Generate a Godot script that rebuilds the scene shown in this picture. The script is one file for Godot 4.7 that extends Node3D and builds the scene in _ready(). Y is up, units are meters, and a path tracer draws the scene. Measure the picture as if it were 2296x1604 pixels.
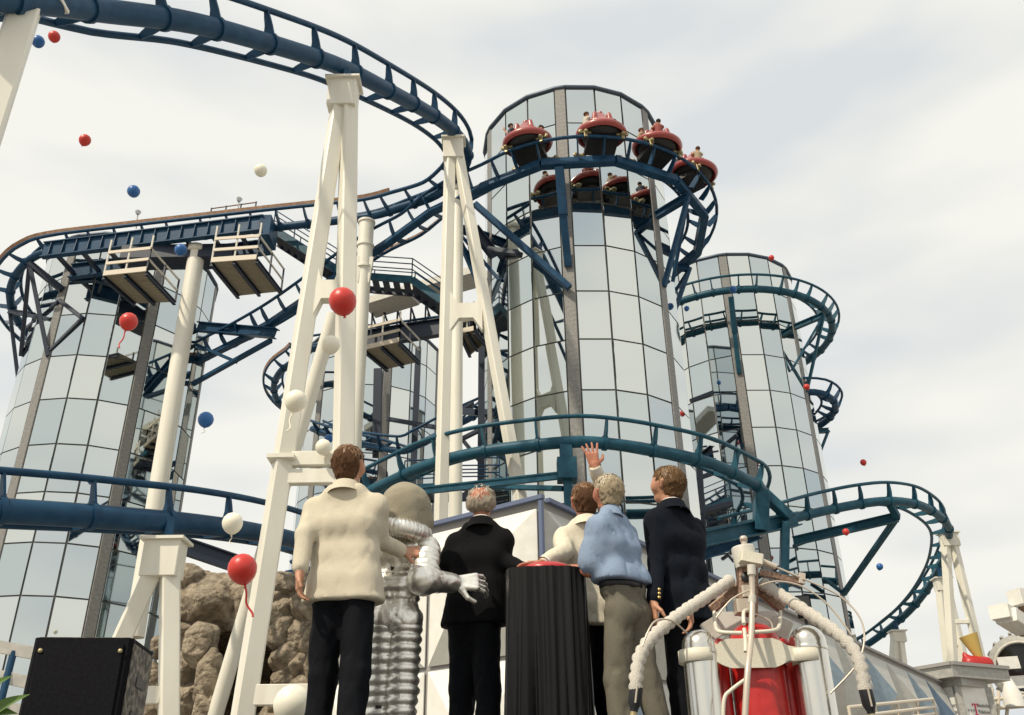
extends Node3D

# ---------------------------------------------------------------- camera and helpers
const F := 2070.15
const CP := Vector3(0, 1.6, 0)
var cb := Basis()
var used := {}
var M := {}
var rng := RandomNumberGenerator.new()
const TOWER_R := 4.3
var T0 := Vector3(3.12, 0, -35.884)
var T1 := Vector3(13.632, 0, -50.832)
var T2 := Vector3(-20.569, 0, -42.409)
var T3 := Vector3(-9.2, 0, -55.0)
const STAGE := 1.9

class MB:
	var v := PackedVector3Array()
	var n := PackedVector3Array()
	func tri(a: Vector3, b: Vector3, c: Vector3, na: Vector3, nb: Vector3, nc: Vector3) -> void:
		if (b - a).cross(c - a).dot(na + nb + nc) > 0.0:
			v.append(a); v.append(c); v.append(b)
			n.append(na); n.append(nc); n.append(nb)
		else:
			v.append(a); v.append(b); v.append(c)
			n.append(na); n.append(nb); n.append(nc)
	func quad(a: Vector3, b: Vector3, c: Vector3, d: Vector3, nr: Vector3) -> void:
		tri(a, b, c, nr, nr, nr)
		tri(a, c, d, nr, nr, nr)
	func face(a: Vector3, b: Vector3, c: Vector3, d: Vector3, inside: Vector3) -> void:
		var nr := (c - a).cross(d - b)
		if nr.length() < 1e-9:
			return
		nr = nr.normalized()
		if nr.dot((a + b + c + d) / 4.0 - inside) < 0.0:
			nr = -nr
		quad(a, b, c, d, nr)
	func flat(a: Vector3, b: Vector3, c: Vector3, inside: Vector3) -> void:
		var nr := (b - a).cross(c - a)
		if nr.length() < 1e-10:
			return
		nr = nr.normalized()
		if nr.dot((a + b + c) / 3.0 - inside) < 0.0:
			nr = -nr
		tri(a, b, c, nr, nr, nr)
	func mesh() -> ArrayMesh:
		var arr := []
		arr.resize(Mesh.ARRAY_MAX)
		arr[Mesh.ARRAY_VERTEX] = v
		arr[Mesh.ARRAY_NORMAL] = n
		var m := ArrayMesh.new()
		m.add_surface_from_arrays(Mesh.PRIMITIVE_TRIANGLES, arr)
		return m

func ray(x: float, y: float) -> Vector3:
	return cb * Vector3((x - 1148.0) / F, -(y - 802.0) / F, -1.0)
# the point seen at a pixel of the photograph, at ground distance d in front of the photographer
func P(x: float, y: float, d: float) -> Vector3:
	var q := ray(x, y)
	return CP + q * (d / -q.z)
# ... at height h above the ground
func Ph(x: float, y: float, h: float) -> Vector3:
	var q := ray(x, y)
	return CP + q * ((h - CP.y) / q.y)
# ... at a range along the lens axis
func Pz(x: float, y: float, z: float) -> Vector3:
	return CP + ray(x, y) * z

func lin(r: float, g: float, b: float) -> Color:
	return Color(r, g, b).linear_to_srgb()

func numbered(called: String) -> String:
	var k: int = used.get(called, 0)
	used[called] = k + 1
	return called if k == 0 else "%s_%03d" % [called, k]

func tag(o: Node, label: String, category: String, group := "") -> void:
	o.set_meta("label", label)
	o.set_meta("category", category)
	if group != "":
		o.set_meta("group", group)

func thing(called: String, label: String, category: String, at := Vector3.ZERO, group := "") -> Node3D:
	var o := Node3D.new()
	o.name = numbered(called)
	add_child(o)
	o.position = at
	tag(o, label, category, group)
	return o

func obj(called: String, mb: MB, m: Material, parent: Node = null) -> MeshInstance3D:
	return put(called, mb.mesh(), m, parent)

func put(called: String, mesh: Mesh, m: Material, parent: Node = null, xf := Transform3D()) -> MeshInstance3D:
	var o := MeshInstance3D.new()
	o.mesh = mesh
	o.material_override = m
	o.transform = xf
	if parent == null:
		o.name = numbered(called)
		add_child(o)
	else:
		o.name = called
		parent.add_child(o, true)
	return o

func structure(called: String, mb: MB, m: Material) -> MeshInstance3D:
	var o := obj(called, mb, m)
	o.set_meta("kind", "structure")
	return o

# ---------------------------------------------------------------- shapes
func frame_of(dir: Vector3, up: Vector3) -> Array:
	var t := dir.normalized()
	var u := up
	if absf(t.dot(u)) > 0.98:
		u = Vector3.RIGHT if absf(t.x) < 0.9 else Vector3.FORWARD
	var r := t.cross(u).normalized()
	return [t, r, r.cross(t).normalized()]

# a straight bar of w x h section with chamfered edges; wb, hb: section at the far end
func beam(mb: MB, a: Vector3, b: Vector3, w: float, h: float, up := Vector3.UP, ch := 0.0, wb := -1.0, hb := -1.0) -> void:
	var f := frame_of(b - a, up)
	var r: Vector3 = f[1]
	var u: Vector3 = f[2]
	if wb < 0.0: wb = w
	if hb < 0.0: hb = h
	var s0 := section(w, h, ch)
	var s1 := section(wb, hb, ch)
	var k := s0.size()
	var mid := (a + b) / 2.0
	var p0 := []
	var p1 := []
	for i in k:
		p0.append(a + r * s0[i].x + u * s0[i].y)
		p1.append(b + r * s1[i].x + u * s1[i].y)
	for i in k:
		var j := (i + 1) % k
		mb.face(p0[i], p0[j], p1[j], p1[i], mid)
	for i in range(1, k - 1):
		mb.flat(p0[0], p0[i], p0[i + 1], mid)
		mb.flat(p1[0], p1[i], p1[i + 1], mid)

func section(w: float, h: float, ch: float) -> Array:
	var x := w / 2.0
	var y := h / 2.0
	if ch <= 0.0:
		return [Vector2(-x, -y), Vector2(x, -y), Vector2(x, y), Vector2(-x, y)]
	return [Vector2(-x + ch, -y), Vector2(x - ch, -y), Vector2(x, -y + ch), Vector2(x, y - ch), Vector2(x - ch, y), Vector2(-x + ch, y), Vector2(-x, y - ch), Vector2(-x, -y + ch)]

# an I-section: web and two flanges
func ibeam(mb: MB, a: Vector3, b: Vector3, w: float, h: float, up := Vector3.UP) -> void:
	var f := frame_of(b - a, up)
	var u: Vector3 = f[2]
	beam(mb, a, b, 0.05, h - 0.1, up)
	beam(mb, a + u * (h / 2 - 0.025), b + u * (h / 2 - 0.025), w, 0.05, up)
	beam(mb, a - u * (h / 2 - 0.025), b - u * (h / 2 - 0.025), w, 0.05, up)

func box(mb: MB, c: Vector3, s: Vector3, bs := Basis(), ch := 0.0) -> void:
	beam(mb, c - bs.y * s.y / 2, c + bs.y * s.y / 2, s.x, s.z, bs.z, ch)

func tube(mb: MB, pts: Array, rad, seg := 10, caps := true) -> void:
	var k := pts.size()
	var up := Vector3.UP
	var prev_c := []
	var prev_n := []
	var u := Vector3.ZERO
	for i in k:
		var p: Vector3 = pts[i]
		var t: Vector3 = (pts[mini(i + 1, k - 1)] as Vector3) - (pts[maxi(i - 1, 0)] as Vector3)
		t = t.normalized()
		if i == 0:
			u = Vector3.UP if absf(t.y) < 0.95 else Vector3.RIGHT
		u = (u - t * u.dot(t)).normalized()
		var r := t.cross(u)
		var rr: float = rad[i] if rad is Array else rad
		var cs := []
		var ns := []
		for j in seg:
			var a := TAU * j / seg
			var nn := r * cos(a) + u * sin(a)
			ns.append(nn)
			cs.append(p + nn * rr)
		if i > 0:
			for j in seg:
				var l := (j + 1) % seg
				mb.tri(prev_c[j], prev_c[l], cs[l], prev_n[j], prev_n[l], ns[l])
				mb.tri(prev_c[j], cs[l], cs[j], prev_n[j], ns[l], ns[j])
		if caps and (i == 0 or i == k - 1):
			var nr := -t if i == 0 else t
			for j in range(1, seg - 1):
				mb.tri(cs[0], cs[j], cs[j + 1], nr, nr, nr)
		prev_c = cs
		prev_n = ns

# a turned shape: profile of (radius, height) round the y axis of xf; sharp corners where flagged by repeats
func lathe(mb: MB, prof: Array, xf := Transform3D(), seg := 24) -> void:
	for i in prof.size() - 1:
		var a: Vector2 = prof[i]
		var b: Vector2 = prof[i + 1]
		if a.distance_to(b) < 1e-5:
			continue
		var ta := (b - a).normalized()
		var na := Vector2(ta.y, -ta.x)
		var n0 := na
		var n1 := na
		if i > 0 and (prof[i - 1] as Vector2).distance_to(a) > 1e-5:
			var tp := (a - (prof[i - 1] as Vector2)).normalized()
			n0 = (na + Vector2(tp.y, -tp.x)).normalized()
		if i + 2 < prof.size() and (prof[i + 2] as Vector2).distance_to(b) > 1e-5:
			var tn := ((prof[i + 2] as Vector2) - b).normalized()
			n1 = (na + Vector2(tn.y, -tn.x)).normalized()
		for j in seg:
			var a0 := TAU * j / seg
			var a1 := TAU * (j + 1) / seg
			var d0 := Vector3(cos(a0), 0, sin(a0))
			var d1 := Vector3(cos(a1), 0, sin(a1))
			var pa := xf * (d0 * a.x + Vector3.UP * a.y)
			var pb := xf * (d1 * a.x + Vector3.UP * a.y)
			var pc := xf * (d1 * b.x + Vector3.UP * b.y)
			var pd := xf * (d0 * b.x + Vector3.UP * b.y)
			var qa := xf.basis * (d0 * n0.x + Vector3.UP * n0.y)
			var qb := xf.basis * (d1 * n0.x + Vector3.UP * n0.y)
			var qc := xf.basis * (d1 * n1.x + Vector3.UP * n1.y)
			var qd := xf.basis * (d0 * n1.x + Vector3.UP * n1.y)
			if a.x > 1e-6: mb.tri(pa, pb, pc, qa.normalized(), qb.normalized(), qc.normalized())
			if b.x > 1e-6: mb.tri(pa, pc, pd, qa.normalized(), qc.normalized(), qd.normalized())

func along(a: Vector3, b: Vector3) -> Transform3D:   # y axis from a towards b
	var f := frame_of(b - a, Vector3.UP)
	return Transform3D(Basis(f[1], f[0], (f[1] as Vector3).cross(f[0])), a)

# a flat outline in x, y pushed out from z0 to z1
func extrude(mb: MB, poly: PackedVector2Array, z0: float, z1: float, xf := Transform3D()) -> void:
	var ids := Geometry2D.triangulate_polygon(poly)
	var fz := xf.basis.z.normalized() * signf(z1 - z0)
	for i in range(0, ids.size(), 3):
		var q := []
		for s in 3:
			q.append(poly[ids[i + s]])
		mb.tri(xf * Vector3(q[0].x, q[0].y, z0), xf * Vector3(q[1].x, q[1].y, z0), xf * Vector3(q[2].x, q[2].y, z0), -fz, -fz, -fz)
		mb.tri(xf * Vector3(q[0].x, q[0].y, z1), xf * Vector3(q[1].x, q[1].y, z1), xf * Vector3(q[2].x, q[2].y, z1), fz, fz, fz)
	var ccw := 1.0 if not Geometry2D.is_polygon_clockwise(poly) else -1.0
	for i in poly.size():
		var a := poly[i]
		var b := poly[(i + 1) % poly.size()]
		var nr := xf.basis * (Vector3(b.y - a.y, a.x - b.x, 0).normalized() * ccw)
		mb.quad(xf * Vector3(a.x, a.y, z0), xf * Vector3(b.x, b.y, z0), xf * Vector3(b.x, b.y, z1), xf * Vector3(a.x, a.y, z1), nr.normalized())

func catmull(c: Array, per: int) -> Array:
	var out := []
	for i in c.size() - 1:
		var p0: Vector3 = c[maxi(i - 1, 0)]
		var p1: Vector3 = c[i]
		var p2: Vector3 = c[i + 1]
		var p3: Vector3 = c[mini(i + 2, c.size() - 1)]
		for s in per:
			out.append(p1.cubic_interpolate(p2, p0, p3, float(s) / per))
	out.append(c[c.size() - 1])
	return out

# ---------------------------------------------------------------- rounded bodies: tapered capsules joined smoothly, meshed as surface nets
# prim: [a, b, ra, rb, k];  opt: cell, cuts [[normal, offset]] keeps normal.p <= offset, noise (FastNoiseLite), amp, stretch, ribs [axis a, axis b, pitch, amp]
func blob(arr: Dictionary, prims: Array, opt: Dictionary) -> void:
	var cell: float = opt.get("cell", 0.014)
	var lo := Vector3(1e9, 1e9, 1e9)
	var hi := -lo
	for p in prims:
		var m: float = maxf(p[2], p[3]) + cell * 3.0
		lo = lo.min((p[0] as Vector3) - Vector3.ONE * m).min((p[1] as Vector3) - Vector3.ONE * m)
		hi = hi.max((p[0] as Vector3) + Vector3.ONE * m).max((p[1] as Vector3) + Vector3.ONE * m)
	var nx := int((hi.x - lo.x) / cell) + 2
	var ny := int((hi.y - lo.y) / cell) + 2
	var nz := int((hi.z - lo.z) / cell) + 2
	var fld := PackedFloat32Array()
	fld.resize(nx * ny * nz)
	fld.fill(1.0)
	for p in prims:
		var a: Vector3 = p[0]
		var b: Vector3 = p[1]
		var ra: float = p[2]
		var rb: float = p[3]
		var k: float = p[4]
		var m: float = maxf(ra, rb) + k + cell * 2.5
		var l := (a.min(b) - Vector3.ONE * m - lo) / cell
		var h := (a.max(b) + Vector3.ONE * m - lo) / cell
		var x0 := maxi(0, int(l.x)); var y0 := maxi(0, int(l.y)); var z0 := maxi(0, int(l.z))
		var x1 := mini(nx - 1, int(h.x) + 1); var y1 := mini(ny - 1, int(h.y) + 1); var z1 := mini(nz - 1, int(h.z) + 1)
		var ab := b - a
		var il := 1.0 / maxf(ab.length_squared(), 1e-9)
		var dr := rb - ra
		for z in range(z0, z1 + 1):
			for y in range(y0, y1 + 1):
				var row := (z * ny + y) * nx
				var q := Vector3(lo.x + x0 * cell, lo.y + y * cell, lo.z + z * cell) - a
				for x in range(x0, x1 + 1):
					var t := clampf(q.dot(ab) * il, 0.0, 1.0)
					var d := (q - ab * t).length() - ra - dr * t
					var e := fld[row + x]
					var g := k - absf(d - e)
					if g > 0.0 and k > 0.0:
						fld[row + x] = minf(d, e) - g * g * 0.25 / k
					elif d < e:
						fld[row + x] = d
					q.x += cell
	var cuts: Array = opt.get("cuts", [])
	var noise: FastNoiseLite = opt.get("noise", null)
	var amp: float = opt.get("amp", 0.0)
	var st: Vector3 = opt.get("stretch", Vector3.ONE)
	var ribs: Array = opt.get("ribs", [])
	var fine := noise_of(99, 1.6, 5)
	var slope: float = opt.get("slope", .0)
	var crease: float = opt.get("crease", 0.0)
	var cst: Vector3 = opt.get("crease_stretch", Vector3.ONE)
	var strata: float = opt.get("strata", 0.0)
	var band := amp * 2.0 + cell * 2.0 + 0.02
	for z in nz:
		for y in ny:
			var row := (z * ny + y) * nx
			for x in nx:
				var e := fld[row + x]
				if e > band:
					continue
				var q := Vector3(lo.x + x * cell, lo.y + y * cell, lo.z + z * cell)
				if noise != null and e > -band:
					var w := noise.get_noise_3dv(q * st) * amp
					if strata > 0.0:
						var ly := (q.y + slope * q.x + .3 * q.z) / .42 + noise.get_noise_3dv(q * .6) * 1.3
						var fr := absf(fposmod(ly, 1.0) - .5)
						w = fine.get_noise_3dv(q) * amp + maxf(0.0, fr - .36) * strata
					e += w
				if crease > 0.0 and e > -band:
					var cr := 1.0 - absf(noise.get_noise_3dv(Vector3((q.x + q.y * .45) * cst.x, q.y * cst.y - q.x * .3, q.z * cst.z) + Vector3(7.3, 1.1, 4.7)))
					e += pow(cr, 9.0) * crease
				for rb in ribs:
					var ra: Vector3 = rb[0]
					var ax: Vector3 = ((rb[1] as Vector3) - ra)
					var tl := ax.length()
					var tt := (q - ra).dot(ax / tl)
					var away := (q - ra - ax / tl * tt).length()
					if tt > 0.0 and tt < tl and away < rb[4]:
						e += (absf(sin(PI * tt / float(rb[2]))) - 0.6) * -float(rb[3])
				for c in cuts:
					e = maxf(e, (c[0] as Vector3).dot(q) - float(c[1]))
				fld[row + x] = e
	# one vertex in each crossed cell
	var base: int = (arr.v as PackedVector3Array).size()
	var vid := PackedInt32Array()
	vid.resize(nx * ny * nz)
	vid.fill(-1)
	var vs := PackedVector3Array()
	var off := [0, 1, nx, nx + 1, nx * ny, nx * ny + 1, nx * ny + nx, nx * ny + nx + 1]
	var edges := [[0, 1], [2, 3], [4, 5], [6, 7], [0, 2], [1, 3], [4, 6], [5, 7], [0, 4], [1, 5], [2, 6], [3, 7]]
	var cor := []
	for i in 8:
		cor.append(Vector3(i & 1, (i >> 1) & 1, (i >> 2) & 1))
	for z in nz - 1:
		for y in ny - 1:
			var row := (z * ny + y) * nx
			for x in nx - 1:
				var i := row + x
				var s := fld[i] < 0.0
				if s == (fld[i + 1] < 0.0) and s == (fld[i + nx] < 0.0) and s == (fld[i + nx + 1] < 0.0) and s == (fld[i + nx * ny] < 0.0) and s == (fld[i + nx * ny + 1] < 0.0) and s == (fld[i + nx * ny + nx] < 0.0) and s == (fld[i + nx * ny + nx + 1] < 0.0):
					continue
				var sum := Vector3.ZERO
				var cnt := 0
				for e in edges:
					var f0: float = fld[i + off[e[0]]]
					var f1: float = fld[i + off[e[1]]]
					if (f0 < 0.0) != (f1 < 0.0):
						sum += (cor[e[0]] as Vector3).lerp(cor[e[1]], f0 / (f0 - f1))
						cnt += 1
				vid[i] = base + vs.size()
				vs.append(lo + (Vector3(x, y, z) + sum / cnt) * cell)
	var idx := PackedInt32Array()
	var steps := [1, nx, nx * ny]
	for z in range(1, nz - 1):
		for y in range(1, ny - 1):
			var row := (z * ny + y) * nx
			for x in range(1, nx - 1):
				var i := row + x
				var s := fld[i] < 0.0
				for ax in 3:
					if s == (fld[i + steps[ax]] < 0.0):
						continue
					var u: int = steps[(ax + 1) % 3]
					var w: int = steps[(ax + 2) % 3]
					var a := vid[i]; var b := vid[i - u]; var c := vid[i - u - w]; var d := vid[i - w]
					if a < 0 or b < 0 or c < 0 or d < 0:
						continue
					if s:
						idx.append_array([a, c, b, a, d, c])
					else:
						idx.append_array([a, b, c, a, c, d])
	arr.v.append_array(vs)
	arr.i.append_array(idx)

func blob_mesh(arr: Dictionary) -> ArrayMesh:
	var vs: PackedVector3Array = arr.v
	var ids: PackedInt32Array = arr.i
	var ns := PackedVector3Array()
	ns.resize(vs.size())
	for i in range(0, ids.size(), 3):
		var c := (vs[ids[i + 2]] - vs[ids[i]]).cross(vs[ids[i + 1]] - vs[ids[i]])
		ns[ids[i]] += c
		ns[ids[i + 1]] += c
		ns[ids[i + 2]] += c
	for i in ns.size():
		ns[i] = ns[i].normalized()
	var a := []
	a.resize(Mesh.ARRAY_MAX)
	a[Mesh.ARRAY_VERTEX] = vs
	a[Mesh.ARRAY_NORMAL] = ns
	a[Mesh.ARRAY_INDEX] = ids
	var m := ArrayMesh.new()
	m.add_surface_from_arrays(Mesh.PRIMITIVE_TRIANGLES, a)
	return m

func soft(called: String, prims: Array, opt: Dictionary, m: Material, parent: Node = null) -> MeshInstance3D:
	var arr := {"v": PackedVector3Array(), "i": PackedInt32Array()}
	blob(arr, prims, opt)
	return put(called, blob_mesh(arr), m, parent)

func noise_of(sd: int, freq: float, oct := 3) -> FastNoiseLite:
	var f := FastNoiseLite.new()
	f.seed = sd
	f.frequency = freq
	f.noise_type = FastNoiseLite.TYPE_SIMPLEX_SMOOTH
	f.fractal_octaves = oct
	return f

# ---------------------------------------------------------------- materials
func noise_tex(sd: int, freq: float, a: Color, b: Color, oct := 4, sharp := 1.0, size := 256) -> ImageTexture:
	var im := noise_of(sd, freq, oct).get_seamless_image(size, size)
	var out := Image.create(size, size, true, Image.FORMAT_RGB8)
	for y in size:
		for x in size:
			var t := clampf((im.get_pixel(x, y).r - 0.5) * sharp + 0.5, 0.0, 1.0)
			out.set_pixel(x, y, a.lerp(b, t))
	out.generate_mipmaps()
	return ImageTexture.create_from_image(out)

func bump_tex(sd: int, freq: float, strength: float, oct := 4, size := 256) -> ImageTexture:
	var im := noise_of(sd, freq, oct).get_seamless_image(size, size)
	im.convert(Image.FORMAT_RGBA8)
	im.bump_map_to_normal_map(strength)
	im.generate_mipmaps()
	return ImageTexture.create_from_image(im)

func mat(c: Color, rough: float, metal := 0.0, spec := 0.5) -> StandardMaterial3D:
	var m := StandardMaterial3D.new()
	m.albedo_color = c
	m.roughness = rough
	m.metallic = metal
	m.metallic_specular = spec
	return m

func worn(a: Color, b: Color, rough: float, sd: int, freq: float, scale: float, bump := 0.0, metal := 0.0, sharp := 1.6) -> StandardMaterial3D:
	var m := mat(Color.WHITE, rough, metal)
	m.albedo_texture = noise_tex(sd, freq, a, b, 4, sharp)
	m.uv1_triplanar = true
	m.uv1_world_triplanar = true
	m.uv1_scale = Vector3.ONE * scale
	if bump > 0.0:
		m.normal_enabled = true
		m.normal_texture = bump_tex(sd + 7, freq * 1.6, bump)
	return m

func make_materials() -> void:
	M.blue = worn(lin(.008, .040, .092), lin(.017, .068, .135), .45, 11, .02, .35)
	M.blue.metallic_specular = .32
	M.teal = worn(lin(.010, .060, .098), lin(.024, .097, .142), .45, 12, .02, .35)
	M.teal.metallic_specular = .32
	M.navy = mat(lin(.012, .022, .045), .5)
	M.white = worn(lin(.69, .665, .575), lin(.78, .765, .68), .45, 13, .02, .3, 0.0, 0.0, 1.3)
	M.white.uv1_scale = Vector3(.35, .06, .35)
	M.steel = mat(lin(.35, .35, .34), .35, .8)
	M.pillar = worn(lin(.17, .168, .158), lin(.25, .245, .235), .55, 14, .05, .5)
	M.core = mat(lin(.13, .13, .125), .6)
	M.coping = mat(lin(.06, .085, .12), .4, .3)
	M.mirror = [mat(lin(.66, .695, .685), .02, 1.0), mat(lin(.58, .63, .635), .03, 1.0), mat(lin(.69, .715, .69), .02, 1.0), mat(lin(.53, .59, .605), .03, 1.0)]
	M.wood = worn(lin(.16, .085, .045), lin(.30, .17, .10), .75, 15, .03, .6, 2.0)
	M.deck = worn(lin(.19, .165, .12), lin(.36, .32, .24), .85, 16, .06, 1.2, 3.0)
	M.galv = worn(lin(.48, .46, .41), lin(.62, .60, .54), .5, 17, .04, .6)
	M.pink_rail = mat(lin(.62, .55, .45), .55)
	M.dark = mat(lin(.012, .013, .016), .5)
	M.car_red = mat(lin(.29, .034, .028), .3)
	M.car_red.clearcoat_enabled = true
	M.car_red.clearcoat = .6
	M.brass = worn(lin(.30, .24, .12), lin(.48, .42, .26), .45, 18, .05, 2.0, 0.0, .4)
	M.rubber = mat(lin(.02, .02, .02), .8)
	M.rock = worn(lin(.15, .12, .085), lin(.38, .32, .24), .95, 19, .03, .45, 8.0, 0.0, 2.0)
	M.ground = worn(lin(.22, .20, .18), lin(.30, .28, .25), .9, 21, .03, .2)
	M.stage = worn(lin(.05, .05, .05), lin(.09, .09, .09), .8, 22, .03, .4)
	M.panel_white = worn(lin(.68, .67, .62), lin(.76, .75, .71), .55, 23, .03, .5)
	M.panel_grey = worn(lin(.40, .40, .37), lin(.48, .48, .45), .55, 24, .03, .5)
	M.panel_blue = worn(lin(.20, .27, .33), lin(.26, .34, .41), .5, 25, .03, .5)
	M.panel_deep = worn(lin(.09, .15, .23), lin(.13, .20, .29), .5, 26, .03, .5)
	M.trim = mat(lin(.10, .13, .22), .5)
	M.trim_grey = mat(lin(.30, .29, .28), .6)
	M.tin = worn(lin(.30, .30, .28), lin(.40, .39, .36), .55, 27, .04, .6)
	M.speaker = worn(lin(.004, .004, .006), lin(.008, .008, .011), .75, 28, .05, 3.0)
	M.speaker.metallic_specular = .25
	M.speaker_edge = worn(lin(.05, .045, .04), lin(.26, .23, .19), .7, 29, .03, 2.0, 0.0, 0.0, 2.6)
	M.drape = mat(lin(.004, .004, .005), .42, 0.0, .35)
	M.button = mat(lin(.45, .03, .035), .3)
	M.chrome = mat(lin(.74, .72, .66), .22, 1.0)
	M.tank_red = worn(lin(.40, .016, .016), lin(.52, .026, .022), .3, 30, .02, 2.0)
	M.strap = worn(lin(.60, .57, .47), lin(.72, .69, .58), .5, 31, .08, 5.0)
	M.hose = worn(lin(.38, .35, .30), lin(.68, .655, .60), .9, 32, .06, 9.0, 1.5, 0.0, 2.0)
	M.pipe = mat(lin(.55, .48, .40), .35, .3)
	M.rust = worn(lin(.16, .09, .06), lin(.38, .27, .20), .5, 33, .04, 6.0, 0.0, .4)
	M.silver = worn(lin(.76, .74, .69), lin(.88, .86, .80), .40, 88, .05, 3.0, 1.0, 1.0)
	M.silver.uv1_world_triplanar = false
	M.felt = worn(lin(.25, .22, .16), lin(.36, .33, .25), .95, 34, .12, 4.0, 4.0)
	M.leaf = mat(lin(.09, .16, .035), .6)
	M.leaf.backlight_enabled = true
	M.leaf.backlight = lin(.05, .09, .01)
	M.red_paint = mat(lin(.42, .02, .02), .4)
	M.yellow = mat(lin(.6, .42, .12), .5)
	M.magenta = mat(lin(.55, .02, .08), .5)
	M.ink = mat(lin(.25, .25, .25), .6)
	M.porthole = mat(lin(.01, .011, .013), .12)

func cloth(a: Color, b: Color, sd: int, scale: float, rough := .85, bump := 1.5) -> StandardMaterial3D:
	var m := worn(a, b, rough, sd, .09, scale, bump)
	m.metallic_specular = .25
	return m

# ---------------------------------------------------------------- sky
func cloud_sky() -> ImageTexture:
	var w := 1024
	var h := 512
	var im := Image.create(w, h, false, Image.FORMAT_RGBF)
	var big := noise_of(3, .9, 5)
	var fine := noise_of(8, 2.4, 5)
	for y in h:
		var el := PI * (0.5 - (y + 0.5) / h)
		for x in w:
			var az := TAU * (x + 0.5) / w
			var d := Vector3(cos(el) * sin(az), sin(el), cos(el) * cos(az))
			var q := Vector3(d.x, d.y * 2.6, d.z)
			var a := big.get_noise_3dv(q * 1.3)
			var b := fine.get_noise_3dv(q * Vector3(1.0, 1.7, 1.0))
			var t := clampf(0.74 + a * 1.5 + b * 0.8, 0.0, 1.0)
			var c := Color(.46, .51, .54).lerp(Color(.85, .83, .705), t)
			if el < 0.0:
				c = Color(.34, .32, .29)
			im.set_pixel(x, y, c.linear_to_srgb())
	return ImageTexture.create_from_image(im)

func setting() -> void:
	var g := MB.new()
	g.quad(Vector3(-900, 0, 300), Vector3(900, 0, 300), Vector3(900, 0, -1500), Vector3(-900, 0, -1500), Vector3.UP)
	structure("ground", g, M.ground)
	var s := MB.new()
	box(s, Vector3(0, STAGE - .1, -5.6), Vector3(8.4, .2, 4.0))
	for x in [-4.0, -2.0, 0.0, 2.0, 4.0]:
		for z in [-3.75, -7.4]:
			box(s, Vector3(x, (STAGE - .2) / 2, z), Vector3(.1, STAGE - .2, .1))
	var o := obj("stage_platform", s, M.stage)
	tag(o, "low dark stage platform under the group of people", "stage")

# ---------------------------------------------------------------- mirror towers
func ring_point(c: Vector3, r: float, deg: float, h: float) -> Vector3:
	var a := deg_to_rad(deg)
	return Vector3(c.x + r * sin(a), h, c.z + r * cos(a))

func tower(label: String, c: Vector3, phi: float, joint: float, dy: float, top: float) -> void:
	var o := thing("mirror_tower", label, "tower", c, "mirror clad towers")
	var half := 3.227
	var step := 17.849
	# joints of the rows, from the ground to the rim
	var hs := [top]
	var y := joint
	while y + dy < top - 0.6: y += dy
	while y > 0.3:
		if y < top - 0.6: hs.append(y)
		y -= dy
	hs.append(0.0)
	var degs := []
	for k in 6:
		for j in 4:
			degs.append(phi + 60.0 * k + half + step * j)
	var core := MB.new()
	var rc := TOWER_R - .05
	for i in degs.size():
		var a := ring_point(Vector3.ZERO, rc, degs[i], 0.0)
		var b := ring_point(Vector3.ZERO, rc, degs[(i + 1) % degs.size()], 0.0)
		var u := Vector3(0, top - .02, 0)
		core.face(a, b, b + u, a + u, Vector3(0, top / 2, 0))
		core.flat(a + u, b + u, u, Vector3(0, top / 2, 0))
	obj("core", core, M.core, o)
	var chord := 2.0 * TOWER_R * sin(deg_to_rad(step / 2))
	var apo := TOWER_R * cos(deg_to_rad(step / 2))
	var shapes := {}
	for r in hs.size() - 1:
		var ph: float = hs[r] - hs[r + 1]
		var key := "%.2f" % ph
		if not shapes.has(key):
			var mb := MB.new()
			beam(mb, Vector3(0, -ph / 2 + .035, 0), Vector3(0, ph / 2 - .035, 0), chord - .075, .05, Vector3.FORWARD, .008)
			shapes[key] = mb.mesh()
		for k in 6:
			for j in 3:
				var mid: float = phi + 60.0 * k + half + step * (j + .5)
				var a := deg_to_rad(mid)
				var bs := Basis(Vector3.UP, a)
				bs = bs * Basis(Vector3.RIGHT, rng.randf_range(-.006, .006)) * Basis(Vector3.UP, rng.randf_range(-.006, .006))
				put("panel", shapes[key], M.mirror[rng.randi() % 4], o, Transform3D(bs, Vector3(sin(a) * apo, (hs[r] + hs[r + 1]) / 2, cos(a) * apo)))
	for k in 6:
		var mb := MB.new()
		var q := ring_point(Vector3.ZERO, TOWER_R - .03, phi + 60.0 * k, 0.0)
		beam(mb, q, q + Vector3(0, top - .03, 0), .47, .16, Vector3(q.x, 0, q.z).normalized(), .02)
		obj("pillar", mb, M.pillar, o)
	var cop := MB.new()
	var pts := []
	for i in degs.size() + 1:
		pts.append(ring_point(Vector3.ZERO, TOWER_R + .03, degs[i % degs.size()], top))
	tube(cop, pts, .11, 8, false)
	obj("coping", cop, M.coping, o)

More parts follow.
